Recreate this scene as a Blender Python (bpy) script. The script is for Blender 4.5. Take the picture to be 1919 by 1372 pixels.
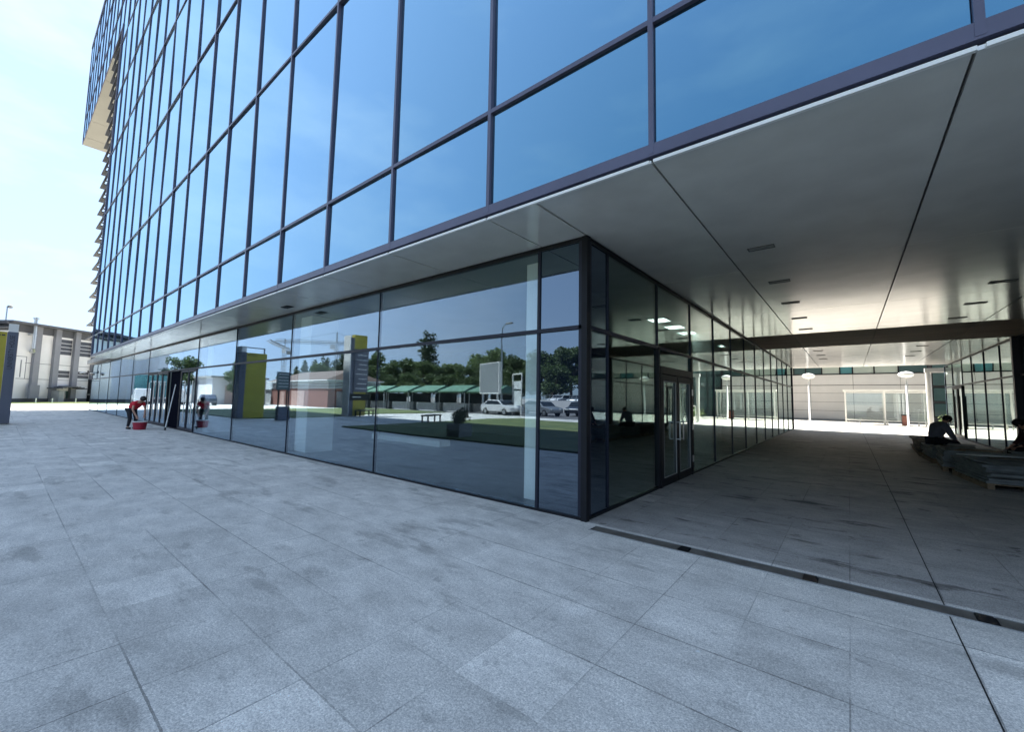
import bpy, bmesh, math, random
from mathutils import Vector, Matrix, Quaternion
R = math.radians
random.seed(7)
sc = bpy.context.scene
for o in list(bpy.data.objects): bpy.data.objects.remove(o)
col = sc.collection

# ------------------------------------------------------------------ camera
CAM = Vector((2.7533, -4.98098, 1.6))
RM = Matrix(((0.63026, -0.0, 0.0), (0, 0, 0), (0, 0, 0)))  # filled below
F_PX, CX, CY = 778.0, 959.5, 686.0
def _ray(u, v): return Vector((u - CX, v - CY, F_PX)).normalized()
dL = _ray(-3, 730); dR = _ray(1592, 758)
aX = -dL
aY = (dR - dR.dot(aX) * aX).normalized()
aZ = aX.cross(aY)
RM = Matrix((aX, aY, aZ))            # photo-camera axes (x right, y down, z forward) -> world
cam_d = bpy.data.cameras.new("Camera")
cam = bpy.data.objects.new("Camera", cam_d); col.objects.link(cam)
m3 = Matrix((RM @ Vector((1, 0, 0)), RM @ Vector((0, -1, 0)), RM @ Vector((0, 0, -1)))).transposed()
cam.matrix_world = Matrix.Translation(CAM) @ m3.to_4x4()
cam_d.sensor_fit = 'HORIZONTAL'; cam_d.sensor_width = 36; cam_d.lens = F_PX / 1919 * 36
cam_d.clip_start = 0.05; cam_d.clip_end = 2500
sc.camera = cam

# ------------------------------------------------------------------ light
sun_dir = Vector((-.45, .30, 1.0)).normalized()
world = bpy.data.worlds.new("World"); sc.world = world; world.use_nodes = True
nt = world.node_tree; nt.nodes.clear()
out = nt.nodes.new('ShaderNodeOutputWorld'); bg = nt.nodes.new('ShaderNodeBackground')
sky = nt.nodes.new('ShaderNodeTexSky'); sky.sky_type = 'NISHITA'; sky.sun_disc = False
sky.sun_elevation = math.asin(sun_dir.z); sky.sun_rotation = math.atan2(sun_dir.x, sun_dir.y)
sky.air_density = 1.15; sky.dust_density = .55; sky.ozone_density = 1.6; sky.altitude = 100
bg.inputs['Strength'].default_value = 0.15
# thin high cloud veils
tc = nt.nodes.new('ShaderNodeTexCoord'); mp = nt.nodes.new('ShaderNodeMapping')
mp.inputs['Scale'].default_value = (1.2, 1.6, 4.5)
ns = nt.nodes.new('ShaderNodeTexNoise'); ns.inputs['Scale'].default_value = 1.6; ns.inputs['Detail'].default_value = 7
ns.inputs['Roughness'].default_value = .58
cr = nt.nodes.new('ShaderNodeValToRGB'); cr.color_ramp.elements[0].position = .50; cr.color_ramp.elements[1].position = .86
cr.color_ramp.elements[1].color = (.34, .34, .34, 1)
mx = nt.nodes.new('ShaderNodeMix'); mx.data_type = 'RGBA'
mx.inputs[7].default_value = (2.2, 2.25, 2.3, 1)
nt.links.new(tc.outputs['Generated'], mp.inputs[0]); nt.links.new(mp.outputs[0], ns.inputs['Vector'])
nt.links.new(ns.outputs[0], cr.inputs[0]); nt.links.new(cr.outputs[0], mx.inputs[0])
# hazy summer air: soften the range between the glare by the sun and the deep blue opposite
def vm(op, a, b):
    n = nt.nodes.new('ShaderNodeVectorMath'); n.operation = op; nt.links.new(a, n.inputs[0])
    if isinstance(b, tuple): n.inputs[1].default_value = b
    else: nt.links.new(b, n.inputs[1])
    return n.outputs[0]
den = vm('ADD', vm('DIVIDE', sky.outputs[0], (1.22, 1.62, 2.25)), (1, 1, 1))
soft = vm('MULTIPLY', vm('DIVIDE', sky.outputs[0], den), (1.12, 1.12, 1.12))
nt.links.new(soft, mx.inputs[6]); nt.links.new(mx.outputs[2], bg.inputs['Color'])
nt.links.new(bg.outputs[0], out.inputs[0])
sd = bpy.data.lights.new("Sun", 'SUN'); sd.energy = 3.4; sd.angle = R(.5); sd.color = (1, .955, .88)
so = bpy.data.objects.new("Sun", sd); col.objects.link(so)
so.rotation_mode = 'QUATERNION'; so.rotation_quaternion = (-sun_dir).to_track_quat('-Z', 'Y')
sc.view_settings.view_transform = 'Standard'; sc.view_settings.look = 'None'
sc.view_settings.exposure = 2.45; sc.view_settings.gamma = 1
sc.cycles.max_bounces = 12; sc.cycles.transparent_max_bounces = 24; sc.cycles.glossy_bounces = 5
sc.cycles.diffuse_bounces = 4; sc.cycles.caustics_reflective = False; sc.cycles.caustics_refractive = False
sc.cycles.sample_clamp_indirect = 6

# ------------------------------------------------------------------ helpers
def tag(o, label=None, cat=None, group=None, kind=None):
    if label: o['label'] = label
    if cat: o['category'] = cat
    if group: o['group'] = group
    if kind: o['kind'] = kind
    return o
def empty(name, loc, label, cat, group=None, rz=0, kind=None):
    o = bpy.data.objects.new(name, None); col.objects.link(o); o.location = loc; o.rotation_euler = (0, 0, rz)
    o.empty_display_size = .2
    return tag(o, label, cat, group, kind)
class MB:
    """mesh builder in the local space of the parent"""
    def __init__(s): s.v = []; s.f = []
    def box(s, x0, x1, y0, y1, z0, z1):
        if x0 > x1: x0, x1 = x1, x0
        if y0 > y1: y0, y1 = y1, y0
        if z0 > z1: z0, z1 = z1, z0
        b = len(s.v)
        s.v += [(x0,y0,z0),(x1,y0,z0),(x1,y1,z0),(x0,y1,z0),(x0,y0,z1),(x1,y0,z1),(x1,y1,z1),(x0,y1,z1)]
        s.f += [tuple(b+i for i in q) for q in ((0,3,2,1),(4,5,6,7),(0,1,5,4),(1,2,6,5),(2,3,7,6),(3,0,4,7))]
        return s
    def mbox(s, M, sx, sy, sz):
        b = len(s.v)
        for z in (-.5, .5):
            for x, y in ((-.5,-.5),(.5,-.5),(.5,.5),(-.5,.5)):
                s.v.append(tuple(M @ Vector((x*sx, y*sy, z*sz))))
        s.f += [tuple(b+i for i in q) for q in ((0,3,2,1),(4,5,6,7),(0,1,5,4),(1,2,6,5),(2,3,7,6),(3,0,4,7))]
        return s
    def tube(s, p, q, r0, r1=None, n=10, caps=True):
        p = Vector(p); q = Vector(q); r1 = r0 if r1 is None else r1
        d = (q-p).normalized(); a = d.orthogonal().normalized(); c = d.cross(a); b = len(s.v)
        for P, r in ((p, r0), (q, r1)):
            for i in range(n):
                t = 2*math.pi*i/n; s.v.append(tuple(P + r*(math.cos(t)*a + math.sin(t)*c)))
        for i in range(n): j = (i+1) % n; s.f.append((b+i, b+j, b+n+j, b+n+i))
        if caps: s.f.append(tuple(b+i for i in range(n))[::-1]); s.f.append(tuple(b+n+i for i in range(n)))
        return s
    def bar(s, p, q, w):
        return s.tube(p, q, w*.707, n=4)
    def lathe(s, prof, c=(0,0,0), n=16):
        b = len(s.v); k = len(prof)
        for r, z in prof:
            for i in range(n):
                t = 2*math.pi*i/n; s.v.append((c[0]+r*math.cos(t), c[1]+r*math.sin(t), c[2]+z))
        for a in range(k-1):
            for i in range(n): j = (i+1) % n; s.f.append((b+a*n+i, b+a*n+j, b+(a+1)*n+j, b+(a+1)*n+i))
        s.f.append(tuple(b+i for i in range(n))[::-1]); s.f.append(tuple(b+(k-1)*n+i for i in range(n)))
        return s
    def prism(s, pts, z0, z1):
        b = len(s.v); n = len(pts)
        s.v += [(x, y, z0) for x, y in pts] + [(x, y, z1) for x, y in pts]
        s.f.append(tuple(b+i for i in range(n))[::-1]); s.f.append(tuple(b+n+i for i in range(n)))
        for i in range(n): j = (i+1) % n; s.f.append((b+i, b+j, b+n+j, b+n+i))
        return s
    def build(s, name, mat, parent=None, bevel=0, smooth=False, origin=None):
        me = bpy.data.meshes.new(name)
        vs = s.v
        if origin is not None: vs = [(x-origin[0], y-origin[1], z-origin[2]) for x, y, z in s.v]
        me.from_pydata(vs, [], s.f); me.validate(); me.update()
        bm = bmesh.new(); bm.from_mesh(me); bmesh.ops.recalc_face_normals(bm, faces=bm.faces); bm.to_mesh(me); bm.free()
        if smooth: me.shade_smooth()
        me.materials.append(mat)
        o = bpy.data.objects.new(name, me); col.objects.link(o)
        if parent: o.parent = parent
        if origin is not None: o.location = origin
        if bevel:
            b = o.modifiers.new('Bevel', 'BEVEL'); b.width = bevel; b.segments = 2; b.limit_method = 'ANGLE'
        return o
def copy_tree(o, parent=None):
    c = o.copy(); col.objects.link(c); c.parent = parent
    for ch in list(o.children): copy_tree(ch, c)
    return c

# ------------------------------------------------------------------ materials
def nodes(name):
    m = bpy.data.materials.new(name); m.use_nodes = True; t = m.node_tree
    return m, t, t.nodes['Principled BSDF']
def setp(p, **k):
    names = dict(rough='Roughness', metal='Metallic', spec='Specular IOR Level', ior='IOR', coat='Coat Weight', coatr='Coat Roughness')
    for a, b in k.items(): p.inputs[names[a]].default_value = b
def M(name, c, rough=.6, var=.12, scale=3.0, bump=0.0, stretch=(1,1,1), fine=0, **k):
    m, t, p = nodes(name); setp(p, rough=rough, **k)
    N = t.nodes; L = t.links
    tc = N.new('ShaderNodeTexCoord'); mp = N.new('ShaderNodeMapping'); mp.inputs['Scale'].default_value = stretch
    n = N.new('ShaderNodeTexNoise'); n.inputs['Scale'].default_value = scale; n.inputs['Detail'].default_value = 6
    L.new(tc.outputs['Object'], mp.inputs[0]); L.new(mp.outputs[0], n.inputs['Vector'])
    r = N.new('ShaderNodeValToRGB'); e = r.color_ramp.elements
    e[0].position = .3; e[1].position = .7
    e[0].color = tuple(x*(1-var) for x in c) + (1,); e[1].color = tuple(min(1, x*(1+var)) for x in c) + (1,)
    L.new(n.outputs[0], r.inputs[0]); L.new(r.outputs[0], p.inputs['Base Color'])
    if bump:
        b = N.new('ShaderNodeBump'); b.inputs['Strength'].default_value = bump; b.inputs['Distance'].default_value = .02
        L.new(n.outputs[0], b.inputs['Height']); L.new(b.outputs[0], p.inputs['Normal'])
    return m
mFrame = M('frame_dark', (.014,.017,.030), .45, .1, 4, spec=.3)
mFrameFac = M('frame_facade', (.085,.085,.14), .35, .1, 2)
mBlack = M('black_metal', (.009,.010,.013), .5, .2, 6, spec=.22)
mDoorShade = M('doorway_shade', (.004,.005,.012), .95, .1, 2, spec=.02)
mMidGrey = M('light_frame', (.10,.10,.10), .5); mMidGrey2 = M('light_diffuser', (.33,.33,.31), .5)
mSteel = M('steel', (.55,.56,.57), .3, .1, 8, metal=.9)
mWhite = M('white_paint', (.78,.78,.76), .5, .05, 3)
mCol = M('column_plaster', (.84,.87,.86), .6, .04, 2)
mConc = M('concrete', (.30,.30,.29), .85, .15, 2)
mCore = M('core', (.05,.055,.06), .8, .1, 1)
mInt = M('interior_wall', (.07,.08,.085), .8, .1, 1)
mIntFloor = M('interior_floor', (.03,.045,.06), .35, .2, 1.2)
mIntCeil = M('interior_ceiling', (.20,.22,.20), .8, .06, 1)
mGreyPyl = M('pylon_grey', (.115,.125,.165), .5, .06, 1)
mYellow = M('pylon_yellow', (.42,.36,.035), .5, .08, 1.5)
mText = M('text_dark', (.02,.022,.035), .5, .05, 4)
mTextW = M('text_white', (.6,.62,.62), .5, .05, 4)
mBrick = M('brick_red', (.20,.085,.065), .85, .2, 5)
mSign = M('sign_white', (.62,.66,.66), .5, .05, 2)
mGreenRoof = M('green_roof', (.09,.19,.12), .5, .2, 1.5)
mRed = M('red_cloth', (.58,.012,.03), .8, .15, 12)
mRedPl = M('red_plastic', (.30,.008,.03), .4, .1, 6)
mDkCloth = M('dark_cloth', (.012,.012,.018), .9, .2, 12)
mShirt = M('grey_cloth', (.16,.16,.19), .9, .12, 12)
mMaroon = M('maroon_cloth', (.035,.008,.012), .9, .2, 12)
mSkin = M('skin', (.50,.28,.20), .55, .06, 8)
mHair = M('hair', (.012,.009,.008), .6, .2, 20)
mBark = M('bark', (.075,.055,.04), .9, .3, 6, stretch=(1,1,.2))
mWood = M('weathered_wood', (.15,.125,.10), .8, .35, 3, stretch=(8,1,8), bump=.3)
mWood2 = M('pallet_wood', (.26,.19,.12), .8, .3, 3, stretch=(8,1,8))
mSlab = M('stone_slab', (.21,.23,.23), .7, .25, 4, bump=.2)
mRubber = M('rubber', (.015,.015,.015), .8, .2, 6)
mCarW = M('car_white', (.62,.63,.65), .25, .03, 1, coat=.6)
mCarS = M('car_silver', (.34,.36,.38), .28, .03, 1, metal=.6, coat=.6)
mCarD = M('car_dark', (.03,.035,.05), .22, .03, 1, coat=.7)
mCarGl = M('car_glass', (.012,.016,.02), .05, .02, 1)
mTeal = M('teal_panel', (.06,.20,.22), .45, .1, 1)
mStairG = M('glass_green_dark', (.05,.09,.09), .08, .1, 1, spec=.8)

def leafmat(name, c1, c2):
    m, t, p = nodes(name); setp(p, rough=.65)
    N = t.nodes; L = t.links
    g = N.new('ShaderNodeNewGeometry'); r = N.new('ShaderNodeValToRGB')
    r.color_ramp.elements[0].color = c1 + (1,); r.color_ramp.elements[1].color = c2 + (1,)
    L.new(g.outputs['Random Per Island'], r.inputs[0]); L.new(r.outputs[0], p.inputs['Base Color'])
    tr = N.new('ShaderNodeBsdfTranslucent'); L.new(r.outputs[0], tr.inputs['Color'])
    mxs = N.new('ShaderNodeMixShader'); mxs.inputs[0].default_value = .3
    L.new(p.outputs[0], mxs.inputs[1]); L.new(tr.outputs[0], mxs.inputs[2])
    L.new(mxs.outputs[0], t.nodes['Material Output'].inputs[0])
    return m
mLeaf = leafmat('leaves', (.035,.06,.018), (.10,.15,.04))
mLeafD = leafmat('leaves_dark', (.02,.038,.016), (.055,.085,.03))
mLeafY = leafmat('leaves_pale', (.10,.15,.05), (.20,.26,.10))

def glassmat(name, tint, base, refl_col, lo, hi, wav=.0, graz=None, pwr=2.4):
    """coated architectural glass: tinted see-through mixed with mirror reflection by angle"""
    m = bpy.data.materials.new(name); m.use_nodes = True; t = m.node_tree; N = t.nodes; L = t.links
    N.remove(N['Principled BSDF'])
    gl = N.new('ShaderNodeBsdfGlossy'); gl.inputs['Roughness'].default_value = 0.0; gl.inputs['Color'].default_value = refl_col + (1,)
    if base is None:
        tr = N.new('ShaderNodeBsdfTransparent'); tr.inputs['Color'].default_value = tint + (1,)
    else:
        tr = N.new('ShaderNodeBsdfDiffuse'); tr.inputs['Color'].default_value = base + (1,)
    lw = N.new('ShaderNodeLayerWeight'); lw.inputs['Blend'].default_value = .5
    pw = N.new('ShaderNodeMath'); pw.operation = 'POWER'; pw.inputs[1].default_value = pwr; L.new(lw.outputs['Facing'], pw.inputs[0])
    mr = N.new('ShaderNodeMapRange'); mr.inputs['To Min'].default_value = lo; mr.inputs['To Max'].default_value = hi
    L.new(pw.outputs[0], mr.inputs['Value'])
    if graz:
        cmx = N.new('ShaderNodeMix'); cmx.data_type = 'RGBA'; L.new(lw.outputs['Facing'], cmx.inputs[0])
        cmx.inputs[6].default_value = refl_col + (1,); cmx.inputs[7].default_value = graz + (1,); L.new(cmx.outputs[2], gl.inputs['Color'])
    ms = N.new('ShaderNodeMixShader'); L.new(mr.outputs[0], ms.inputs[0]); L.new(tr.outputs[0], ms.inputs[1]); L.new(gl.outputs[0], ms.inputs[2])
    L.new(ms.outputs[0], N['Material Output'].inputs[0])
    if wav:
        tcn = N.new('ShaderNodeTexCoord'); nz = N.new('ShaderNodeTexNoise'); nz.inputs['Scale'].default_value = .9; nz.inputs['Detail'].default_value = 1
        b = N.new('ShaderNodeBump'); b.inputs['Strength'].default_value = wav; b.inputs['Distance'].default_value = .01
        L.new(tcn.outputs['Object'], nz.inputs['Vector']); L.new(nz.outputs[0], b.inputs['Height']); L.new(b.outputs[0], gl.inputs['Normal'])
        L.new(b.outputs[0], lw.inputs['Normal'])
    return m
gFac = glassmat('facade_glass', None, (.010,.025,.045), (.065,.235,.345), .75, 1.0, .2, graz=(.58,.80,.97), pwr=1.2)
gFac2 = glassmat('facade_glass_blinds', None, (.035,.055,.075), (.07,.25,.36), .70, 1.0, .2, graz=(.56,.78,.94), pwr=1.2)
gSouth = glassmat('storefront_glass', (.95,.995,.99), None, (.66,.80,.94), .12, .95, .08)
gEast = glassmat('passage_glass', (.62,.74,.74), None, (.80,.90,.88), .07, .95, .10)
gDark = glassmat('backed_glass', None, (.010,.015,.024), (.50,.62,.76), .30, .95, .06)
gVest = glassmat('shelter_glass', (.965,.985,.98), None, (.9,.95,.95), .05, .9)

# soffit : satin aluminium panels
def soffitmat(name, c, rough):
    m, t, p = nodes(name); setp(p, rough=rough, metal=.18, spec=.55)
    N = t.nodes; L = t.links
    tcn = N.new('ShaderNodeTexCoord'); mp = N.new('ShaderNodeMapping'); mp.inputs['Scale'].default_value = (.35, 1.6, 1)
    n = N.new('ShaderNodeTexNoise'); n.inputs['Scale'].default_value = 1.3; n.inputs['Detail'].default_value = 4
    L.new(tcn.outputs['Object'], mp.inputs[0]); L.new(mp.outputs[0], n.inputs['Vector'])
    b = N.new('ShaderNodeBump'); b.inputs['Strength'].default_value = .10; b.inputs['Distance'].default_value = .02
    L.new(n.outputs[0], b.inputs['Height']); L.new(b.outputs[0], p.inputs['Normal'])
    n2 = N.new('ShaderNodeTexNoise'); n2.inputs['Scale'].default_value = 2; n2.inputs['Detail'].default_value = 8
    L.new(tcn.outputs['Object'], n2.inputs['Vector'])
    r = N.new('ShaderNodeValToRGB'); e = r.color_ramp.elements; e[0].position = .35; e[1].position = .7
    e[0].color = tuple(x*.93 for x in c) + (1,); e[1].color = tuple(x*1.06 for x in c) + (1,)
    L.new(n2.outputs[0], r.inputs[0]); L.new(r.outputs[0], p.inputs['Base Color'])
    return m
mSoff = soffitmat('soffit_aluminium', (.84,.83,.79), .15)
mSoffD = M('soffit_dark_row', (.40,.35,.285), .8, .12, 1.2, stretch=(.3,1.5,1), spec=.08)  # one soffit row in a darker, matte brown than the rest
mSoffB = M('soffit_beige', (.31,.295,.25), .6, .05, .6)

# granite paving
def paving(name, base, joint_dark=.35, cell=.6, ox=-.3, oy=-4.38, speck=.25, stain=1.0):
    m, t, p = nodes(name); N = t.nodes; L = t.links
    tcn = N.new('ShaderNodeTexCoord'); sep = N.new('ShaderNodeSeparateXYZ'); L.new(tcn.outputs['Object'], sep.inputs[0])
    def math_(op, a, b=None, c=None):
        n = N.new('ShaderNodeMath'); n.operation = op
        for i, x in enumerate((a, b, c)):
            if x is None: continue
            if isinstance(x, (int, float)): n.inputs[i].default_value = x
            else: L.new(x, n.inputs[i])
        return n.outputs[0]
    gx = math_('DIVIDE', math_('SUBTRACT', sep.outputs[0], ox), cell); gy = math_('DIVIDE', math_('SUBTRACT', sep.outputs[1], oy), cell*.995)
    def noise(scale, detail=5, rough=.55, stretch=(1,1,1), seed=0):
        mp = N.new('ShaderNodeMapping'); mp.inputs['Scale'].default_value = stretch; mp.inputs['Location'].default_value = (seed, seed*1.7, 0)
        L.new(tcn.outputs['Object'], mp.inputs[0])
        n = N.new('ShaderNodeTexNoise'); n.inputs['Scale'].default_value = scale; n.inputs['Detail'].default_value = detail; n.inputs['Roughness'].default_value = rough
        L.new(mp.outputs[0], n.inputs['Vector']); return n.outputs[0]
    def ramp(v, a, b, lo=0., hi=1.):
        n = N.new('ShaderNodeMapRange'); n.inputs['From Min'].default_value = a; n.inputs['From Max'].default_value = b
        n.inputs['To Min'].default_value = lo; n.inputs['To Max'].default_value = hi; L.new(v, n.inputs['Value']); return n.outputs[0]
    def line(g, w):   # 1 on the joint, ragged edges
        w = math_('MULTIPLY', ramp(noise(14, 4, .7, seed=6), .3, .7, .35, 1.55), w)
        fr = math_('FRACT', g); d = math_('MINIMUM', fr, math_('SUBTRACT', 1.0, fr))
        return math_('LESS_THAN', d, w)
    jx = line(gx, .0075); jy = line(gy, .0095)
    # joints are partly filled with grit
    fx = ramp(noise(.9, 4, .65, (1,.5,1), 5), .44, .60, .0, .8); fy = ramp(noise(.8, 4, .65, (.4,1,1), 11), .42, .58, .06, .85)
    J = math_('MAXIMUM', math_('MULTIPLY', jx, fx), math_('MULTIPLY', jy, fy))
    # per slab tone
    cb = N.new('ShaderNodeCombineXYZ'); L.new(math_('FLOOR', gx), cb.inputs[0]); L.new(math_('FLOOR', gy), cb.inputs[1])
    wn = N.new('ShaderNodeTexWhiteNoise'); wn.noise_dimensions = '2D'; L.new(cb.outputs[0], wn.inputs['Vector'])
    slab = ramp(wn.outputs['Value'], 0, 1, .93, 1.055)
    pale = ramp(math_('GREATER_THAN', wn.outputs['Value'], .965), 0, 1, 1, 1.13)
    blot = ramp(noise(2.6, 9, .70, (.7,1.2,1), seed=2), .32, .70, .76, 1.22)
    big = ramp(noise(.35, 3, .5, seed=9), .3, .7, .93, 1.08)
    sp = ramp(noise(95, 3, .8, seed=1), .34, .66, 1-speck*1.5, 1+speck*1.5)
    sp2 = ramp(noise(38, 4, .85, seed=4), .32, .68, 1-speck, 1+speck)
    st = ramp(noise(1.5, 6, .62, (.55,1.6,1), 21), .575, .64, 1, 1-.26*stain)
    st2 = ramp(noise(3.6, 6, .65, (1,1,1), 33), .62, .67, 1, 1-.24*stain)
    val = slab
    for x in (pale, blot, big, sp, sp2, st, st2): val = math_('MULTIPLY', val, x)
    val = math_('MULTIPLY', val, math_('SUBTRACT', 1.0, math_('MULTIPLY', J, 1-joint_dark)))
    cm = N.new('ShaderNodeMix'); cm.data_type = 'RGBA'; cm.blend_type = 'MULTIPLY'; cm.inputs[0].default_value = 1
    cm.inputs[6].default_value = base + (1,)
    cc = N.new('ShaderNodeCombineColor')
    for i in range(3): L.new(val, cc.inputs[i])
    L.new(cc.outputs[0], cm.inputs[7]); L.new(cm.outputs[2], p.inputs['Base Color'])
    setp(p, rough=.62, spec=.35)
    L.new(ramp(noise(2.2, 6, .6, seed=14), .3, .7, .5, .8), p.inputs['Roughness'])
    b = N.new('ShaderNodeBump'); b.inputs['Strength'].default_value = .35; b.inputs['Distance'].default_value = .004
    hh = math_('SUBTRACT', math_('MULTIPLY', sp, .6), math_('MULTIPLY', J, 1.5))
    L.new(hh, b.inputs['Height']); L.new(b.outputs[0], p.inputs['Normal'])
    return m
mPlaza = paving('granite_paving', (.665,.63,.57))
mPass = paving('passage_granite', (.40,.375,.345), stain=2.4)  # base darker than the plaza granite, with stronger stains
mCourt = paving('courtyard_paving', (.55,.51,.44), speck=.12, cell=1.2, stain=.5)
mPath = paving('path_paving', (.52,.51,.48), speck=.12, cell=.9, stain=.5)
mAsph = M('asphalt', (.10,.10,.105), .9, .2, 1.5)
mGround = M('ground_dry', (.22,.21,.19), .95, .2, .3)
def grassmat():
    m, t, p = nodes('grass'); setp(p, rough=.9); N = t.nodes; L = t.links
    tcn = N.new('ShaderNodeTexCoord'); n = N.new('ShaderNodeTexNoise'); n.inputs['Scale'].default_value = .5; n.inputs['Detail'].default_value = 10; n.inputs['Roughness'].default_value = .7
    L.new(tcn.outputs['Object'], n.inputs['Vector']); r = N.new('ShaderNodeValToRGB'); e = r.color_ramp.elements
    e[0].position = .35; e[1].position = .68; e[0].color = (.045,.075,.018,1); e[1].color = (.13,.15,.045,1)
    L.new(n.outputs[0], r.inputs[0]); L.new(r.outputs[0], p.inputs['Base Color']); return m
mGrass = grassmat()

# ------------------------------------------------------------------ the ground
H = 3.87
def sheet(name, pts, z, mat, label, cat='ground', kind='structure'):
    mb = MB(); mb.v = [(x, y, z) for x, y in pts]; mb.f = [tuple(range(len(pts)))]
    return tag(mb.build(name, mat), label, cat, kind=kind)
sheet('ground', [(-900,-900),(900,-900),(900,900),(-900,900)], -.03, mGround, 'dry ground reaching to the horizon')
sheet('plaza', [(-75,-60),(60,-60),(60,27.2),(-75,27.2)], 0, mPlaza, 'grey granite slab plaza in the shade of the tower', 'paving')
sheet('passage_paving', [(.0,.0),(7.0,.0),(7.0,26),(.0,26)], .0004, mPass, 'stained granite paving with a darker base in the passage', 'paving')
sheet('courtyard_paving', [(-75,27.2),(60,27.2),(60,70),(-75,70)], 0.0, mCourt, 'pale sunlit courtyard paving beyond the passage', 'paving')
sheet('road', [(-75,-42),(60,-42),(60,-24.5),(-29,-24.5),(-75,-24.5)], .006, mAsph, 'asphalt car park beside the lawns', 'road')
sheet('path', [(-29.2,-24.4),(-29.0,-14),(-27.0,-10.5),(-23.5,-9.4),(-18.8,-9.0),(-17.8,-12),(-18.3,-18),(-17.0,-20.5),(40,-20.5),(40,-24.4)], .008, mPath, 'pale paved path between the two lawns', 'path')
sheet('west_path', [(-75,-60),(-46.5,-60),(-46.5,-4.0),(-75,-4.0)], .010, mPath, 'pale paving west of the lawn', 'path')
def lawn(name, pts, label):
    mb = MB().prism(pts, .0, .06); return tag(mb.build(name, mGrass), label, 'lawn', kind='structure')
lawn('lawn', [(-17.3,-6.05),(-10.8,-5.75),(-3.5,-5.95),(12,-6.4),(40,-6.4),(40,-20.4),(-16.6,-20.4),(-17.9,-18),(-17.4,-12),(-17.0,-9)], 'lawn across the plaza from the glass corner')
lawn('lawn', [(-27.6,-4.7),(-46.4,-4.7),(-46.4,-24.3),(-29.5,-24.3),(-29.3,-14),(-27.3,-10.9),(-26.9,-8)], 'lawn around the yellow pylons')
lawn('grass_strip', [(-84,-8),(-72,-8),(-69.5,-3),(-78.5,11),(-90,26),(-100,22),(-86,3),(-79.5,-4.5)], 'strip of grass along the white factory building')

# ------------------------------------------------------------------ the tower
MOD = 2.1145
def fx(k): return 1.37 - MOD*k
ROWS = [3.99, 5.31, 9.52, 13.78, 18.02, 22.14, 26.36, 30.58, 34.8, 38.9]
YF = -1.2
tower = empty('office_tower', (0, 0, 0), 'tall office tower with blue mirror glass curtain wall above the passage', 'building')
def project(p):
    c = RM.transposed() @ (Vector(p) - CAM)
    if c.z < .1: return None
    return CX + F_PX*c.x/c.z, CY + F_PX*c.y/c.z
panes = []
def pane_weight(x0, x1, z0, z1):
    s = 0; n = 5
    c = [project((x, YF, z)) for x, z in ((x0,z0),(x1,z0),(x1,z1),(x0,z1))]
    if any(q is None for q in c): return 0
    A = abs(sum(c[i][0]*c[(i+1)%4][1]-c[(i+1)%4][0]*c[i][1] for i in range(4)))/2
    for i in range(n):
        for j in range(n):
            q = project((x0+(x1-x0)*(i+.5)/n, YF, z0+(z1-z0)*(j+.5)/n))
            if q and 0 < q[0] < 1919 and 0 < q[1] < 1372: s += 1
    return A*s/n/n
for k in range(-7, 29):
    xa, xb = fx(k+1), fx(k)
    for r in range(len(ROWS)-1):
        z0, z1 = ROWS[r], ROWS[r+1]
        if k >= 18:
            if z1 < 28: continue
            z0 = max(z0, 27.95)
        panes.append((pane_weight(xa, xb, z0, z1), xa, xb, z0, z1))
panes.sort(reverse=True)
rest = MB()
for i, (w, xa, xb, z0, z1) in enumerate(panes):
    bx = (xa+.03, xb-.03, YF+.012, YF+.036, z0+.03, z1-.03)
    if i < 100:
        c = ((xa+xb)/2, YF+.024, (z0+z1)/2)
        o = MB().box(*bx).build('glass_pane', gFac2 if random.random() < .2 else gFac, tower, origin=c)
        o.rotation_euler = (R(random.uniform(-.32,.32)), 0, R(random.uniform(-.32,.32)))
    else: rest.box(*bx)
tag(rest.build('glass_pane', gFac, tower), 'small distant panes high up and far along the glass facade', kind='stuff')
for k in range(-7, 30):
    x = fx(k); z0 = 3.95 if k <= 18 else 27.95
    MB().box(x-.025, x+.025, YF-.03, YF+.05, z0, 38.9).build('vertical_mullion', mFrameFac, tower)
for z in ROWS:
    x0 = fx(18) if z < 27 else fx(29)
    h = .034 if z > 4.1 else .075
    MB().box(x0-.03, fx(-7)+.03, YF-.027, YF+.045, z-h*.8, z+h*.8).build('transom', mFrameFac, tower)
MB().box(fx(29), fx(18), YF-.03, YF+.05, 27.86, 27.95).build('transom', mFrameFac, tower)
# opaque body behind the glass
MB().box(fx(18)+.05, 45, YF+.10, 27.4, 4.02, 38.8).build('core', mCore, tower)
MB().box(fx(29)+.05, fx(18)+.05, YF+.10, 27.4, 28.05, 38.8).build('core', mCore, tower)
MB().box(fx(29)-.1, 45.1, YF-.05, 27.5, 38.82, 39.2).build('parapet', mFrameFac, tower)
# west face of the upper box and the lower tower
wf = MB()
for z in ROWS[1:]: wf.box(fx(18)-.06, fx(18), YF+.1, 27.3, z-.05, z+.05)
for j in range(14): wf.box(fx(18)-.05, fx(18), YF+j*2.1, YF+.07+j*2.1, 4.0, 27.9)
wf.build('west_frame', mFrame, tower)
MB().box(fx(18)-.02, fx(18)+.05, YF+.1, 27.3, 4.02, 27.9).build('west_glazing', gFac, tower)
# corner post with purple-grey trim
MB().box(fx(18)-.16, fx(18)-.04, YF-.05, YF+.08, 3.95, 27.95).build('corner_trim', mFrameFac, tower)
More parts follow.
